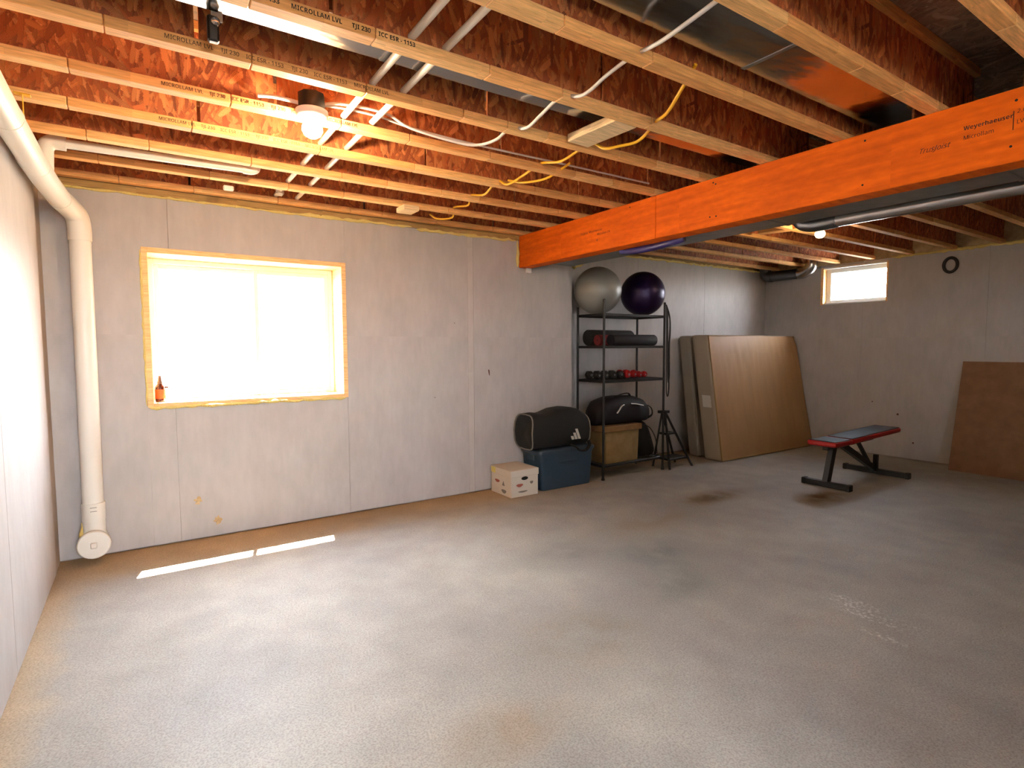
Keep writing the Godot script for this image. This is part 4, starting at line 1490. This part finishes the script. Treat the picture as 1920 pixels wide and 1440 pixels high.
func build_bench() -> void:
	plain("bench_top", Color(0.06, 0.045, 0.05), 0.6)
	mt.bench_top.metallic_specular = 0.3
	var b := thing("weight_bench", "black weight bench with a red edged padded top near the right wall", "bench", Vector3(5.9, 0, -2.67))
	var pad := func(x0: float, x1: float, y0: float, y1: float, w: float, called: String) -> void:
		var s := begin()
		cushion(s, Vector3(x1 - x0, 0.05, w), 0.02, func(p: Vector3) -> Vector3:
			var u := (p.x - (x0 - x1) * 0.5) / (x1 - x0)
			return Vector3(p.x + (x0 + x1) * 0.5, p.y + lerpf(y0, y1, u), p.z), 4)
		var o := put(b, called, s, mt.red_vinyl)
		s = begin()
		cushion(s, Vector3(x1 - x0 - 0.02, 0.022, w - 0.022), 0.0105, func(p: Vector3) -> Vector3:
			var u := (p.x - (x0 - x1) * 0.5) / (x1 - x0)
			return Vector3(p.x + (x0 + x1) * 0.5, p.y + lerpf(y0, y1, u) + 0.0185, p.z), 4)
		put(o, "top_panel", s, mt.bench_top)
	pad.call(-0.68, -0.36, 0.425, 0.425, 0.27, "seat_pad")
	pad.call(-0.35, 0.66, 0.428, 0.455, 0.265, "back_pad")
	var s := begin()
	bar(s, Vector3(-0.60, 0.375, 0), Vector3(0.30, 0.395, 0), 0.05, 0.04)
	put(b, "rail", s, mt.black_metal)
	s = begin()
	bar(s, Vector3(-0.46, 0.38, 0), Vector3(-0.56, 0.05, 0), 0.05, 0.07, Vector3.RIGHT)
	put(b, "front_leg", s, mt.black_metal)
	s = begin()
	bar(s, Vector3(-0.56, 0.03, -0.20), Vector3(-0.56, 0.03, 0.20), 0.055, 0.05)
	var foot := put(b, "foot_bar", s, mt.black_metal)
	for g in [-1.0, 1.0]:
		s = begin()
		box(s, Vector3(-0.56, 0.03, g * 0.205), Vector3(0.064, 0.06, 0.04), 0.006)
		put(foot, "end_cap", s, mt.black_rubber)
	s = begin()
	bar(s, Vector3(-0.30, 0.38, 0.0), Vector3(0.40, 0.055, 0.0), 0.05, 0.055)
	put(b, "rear_leg", s, mt.black_metal)
	s = begin()
	bar(s, Vector3(0.0, 0.40, 0.0), Vector3(0.33, 0.08, 0.0), 0.03, 0.03)
	put(b, "support_strut", s, mt.black_metal)
	s = begin()
	bar(s, Vector3(0.43, 0.03, -0.29), Vector3(0.43, 0.03, 0.29), 0.055, 0.05)
	foot = put(b, "foot_bar", s, mt.black_metal)
	for g in [-1.0, 1.0]:
		s = begin()
		box(s, Vector3(0.43, 0.03, g * 0.295), Vector3(0.064, 0.06, 0.04), 0.006)
		put(foot, "end_cap", s, mt.black_rubber)
	s = begin()
	bar(s, Vector3(0.38, 0.04, 0.02), Vector3(0.38, 0.21, 0.02), 0.04, 0.04, Vector3.RIGHT)
	put(b, "roller_post", s, mt.black_metal)


func build_small_things() -> void:
	# bottle on the window sill
	plain("amber", Color(0.22, 0.07, 0.025), 0.15)
	plain("label_orange", Color(0.85, 0.33, 0.10), 0.6)
	plain("cap_brown", Color(0.30, 0.20, 0.15), 0.5)
	var b := thing("glue_bottle", "small brown bottle with an orange label on the left end of the window sill", "bottle", Vector3(0.083, 0.976, -4.46))
	var s := begin()
	lathe(s, [Vector2(0.0, 0.0), Vector2(0.028, 0.0), Vector2(0.031, 0.004), Vector2(0.031, 0.095), Vector2(0.028, 0.106), Vector2(0.018, 0.118), Vector2(0.014, 0.124)], 24)
	put(b, "body", s, mt.amber)
	s = begin()
	lathe(s, [Vector2(0.0316, 0.022), Vector2(0.0320, 0.024), Vector2(0.0320, 0.082), Vector2(0.0316, 0.084)], 24)
	put(b, "paper_label", s, mt.label_orange)
	s = begin()
	lathe(s, [Vector2(0.016, 0.122), Vector2(0.016, 0.135), Vector2(0.012, 0.142), Vector2(0.008, 0.178), Vector2(0.0, 0.18)], 18)
	put(b, "nozzle", s, mt.cap_brown)
	s = begin()
	box(s, Vector3(0.036, 0.098, 0.0), Vector3(0.026, 0.018, 0.014), 0.003)
	put(b, "clip", s, mt.cap_brown)
	# ring on the right wall
	plain("ring_grey", Color(0.17, 0.15, 0.14), 0.7)
	s = begin()
	var loop := []
	for k in 32:
		var a := TAU * k / 32
		loop.append(Vector3(RIGHT - 0.012, 2.216 + sin(a) * 0.078, -2.467 + cos(a) * 0.062))
	tube(s, loop, 0.016, 10, false, true)
	tag(put(self, "wall_ring", s, mt.ring_grey), "dark round ring fixed high on the shaded right wall", "ring")
	# board leaning on the right wall
	textured("fibreboard", seamless(0.02, 95, Color(0.46, 0.32, 0.21), Color(0.53, 0.38, 0.26)), 1.2, 0.75)
	s = begin()
	var top := Vector3(RIGHT - 0.008, 1.16, 0)
	var foot := Vector3(7.15, 0.0, 0)
	var up := (top - foot).normalized()
	box(s, (top + foot) * 0.5 + Vector3(0, 0.0, -1.66), Vector3(0.012, top.distance_to(foot), 1.30), 0.001, Basis(up.cross(Vector3.BACK).normalized(), up, Vector3.BACK))
	tag(put(self, "leaning_board", s, mt.fibreboard), "large brown board leaning on the right wall at the frame edge", "board")
	# small spots on the walls
	plain("spot", Color(0.36, 0.22, 0.16), 0.8)
	for e in [[2.653, 1.105, 0.007, 0.03], [2.1, 0.9, 0.004, 0.005], [2.3, 1.55, 0.004, 0.004]]:
		s = begin()
		oval_mark(s, Vector3(e[0], e[1], BACK + 0.0006), Vector3(e[2], 0, 0), Vector3(-0.004, e[3], 0), Vector3(0, 0, -1))
		put(get_node("wall_back"), "scuff_mark", s, mt.spot)
	for e in [[0.52, -2.92, 0.012], [0.20, -2.75, 0.01], [0.65, -3.2, 0.007]]:
		s = begin()
		oval_mark(s, Vector3(RIGHT - 0.0006, e[0], e[1]), Vector3(0, e[2], 0), Vector3(0, 0, e[2]), Vector3(1, 0, 0))
		put(get_node("wall_right"), "scuff_mark", s, mt.spot)
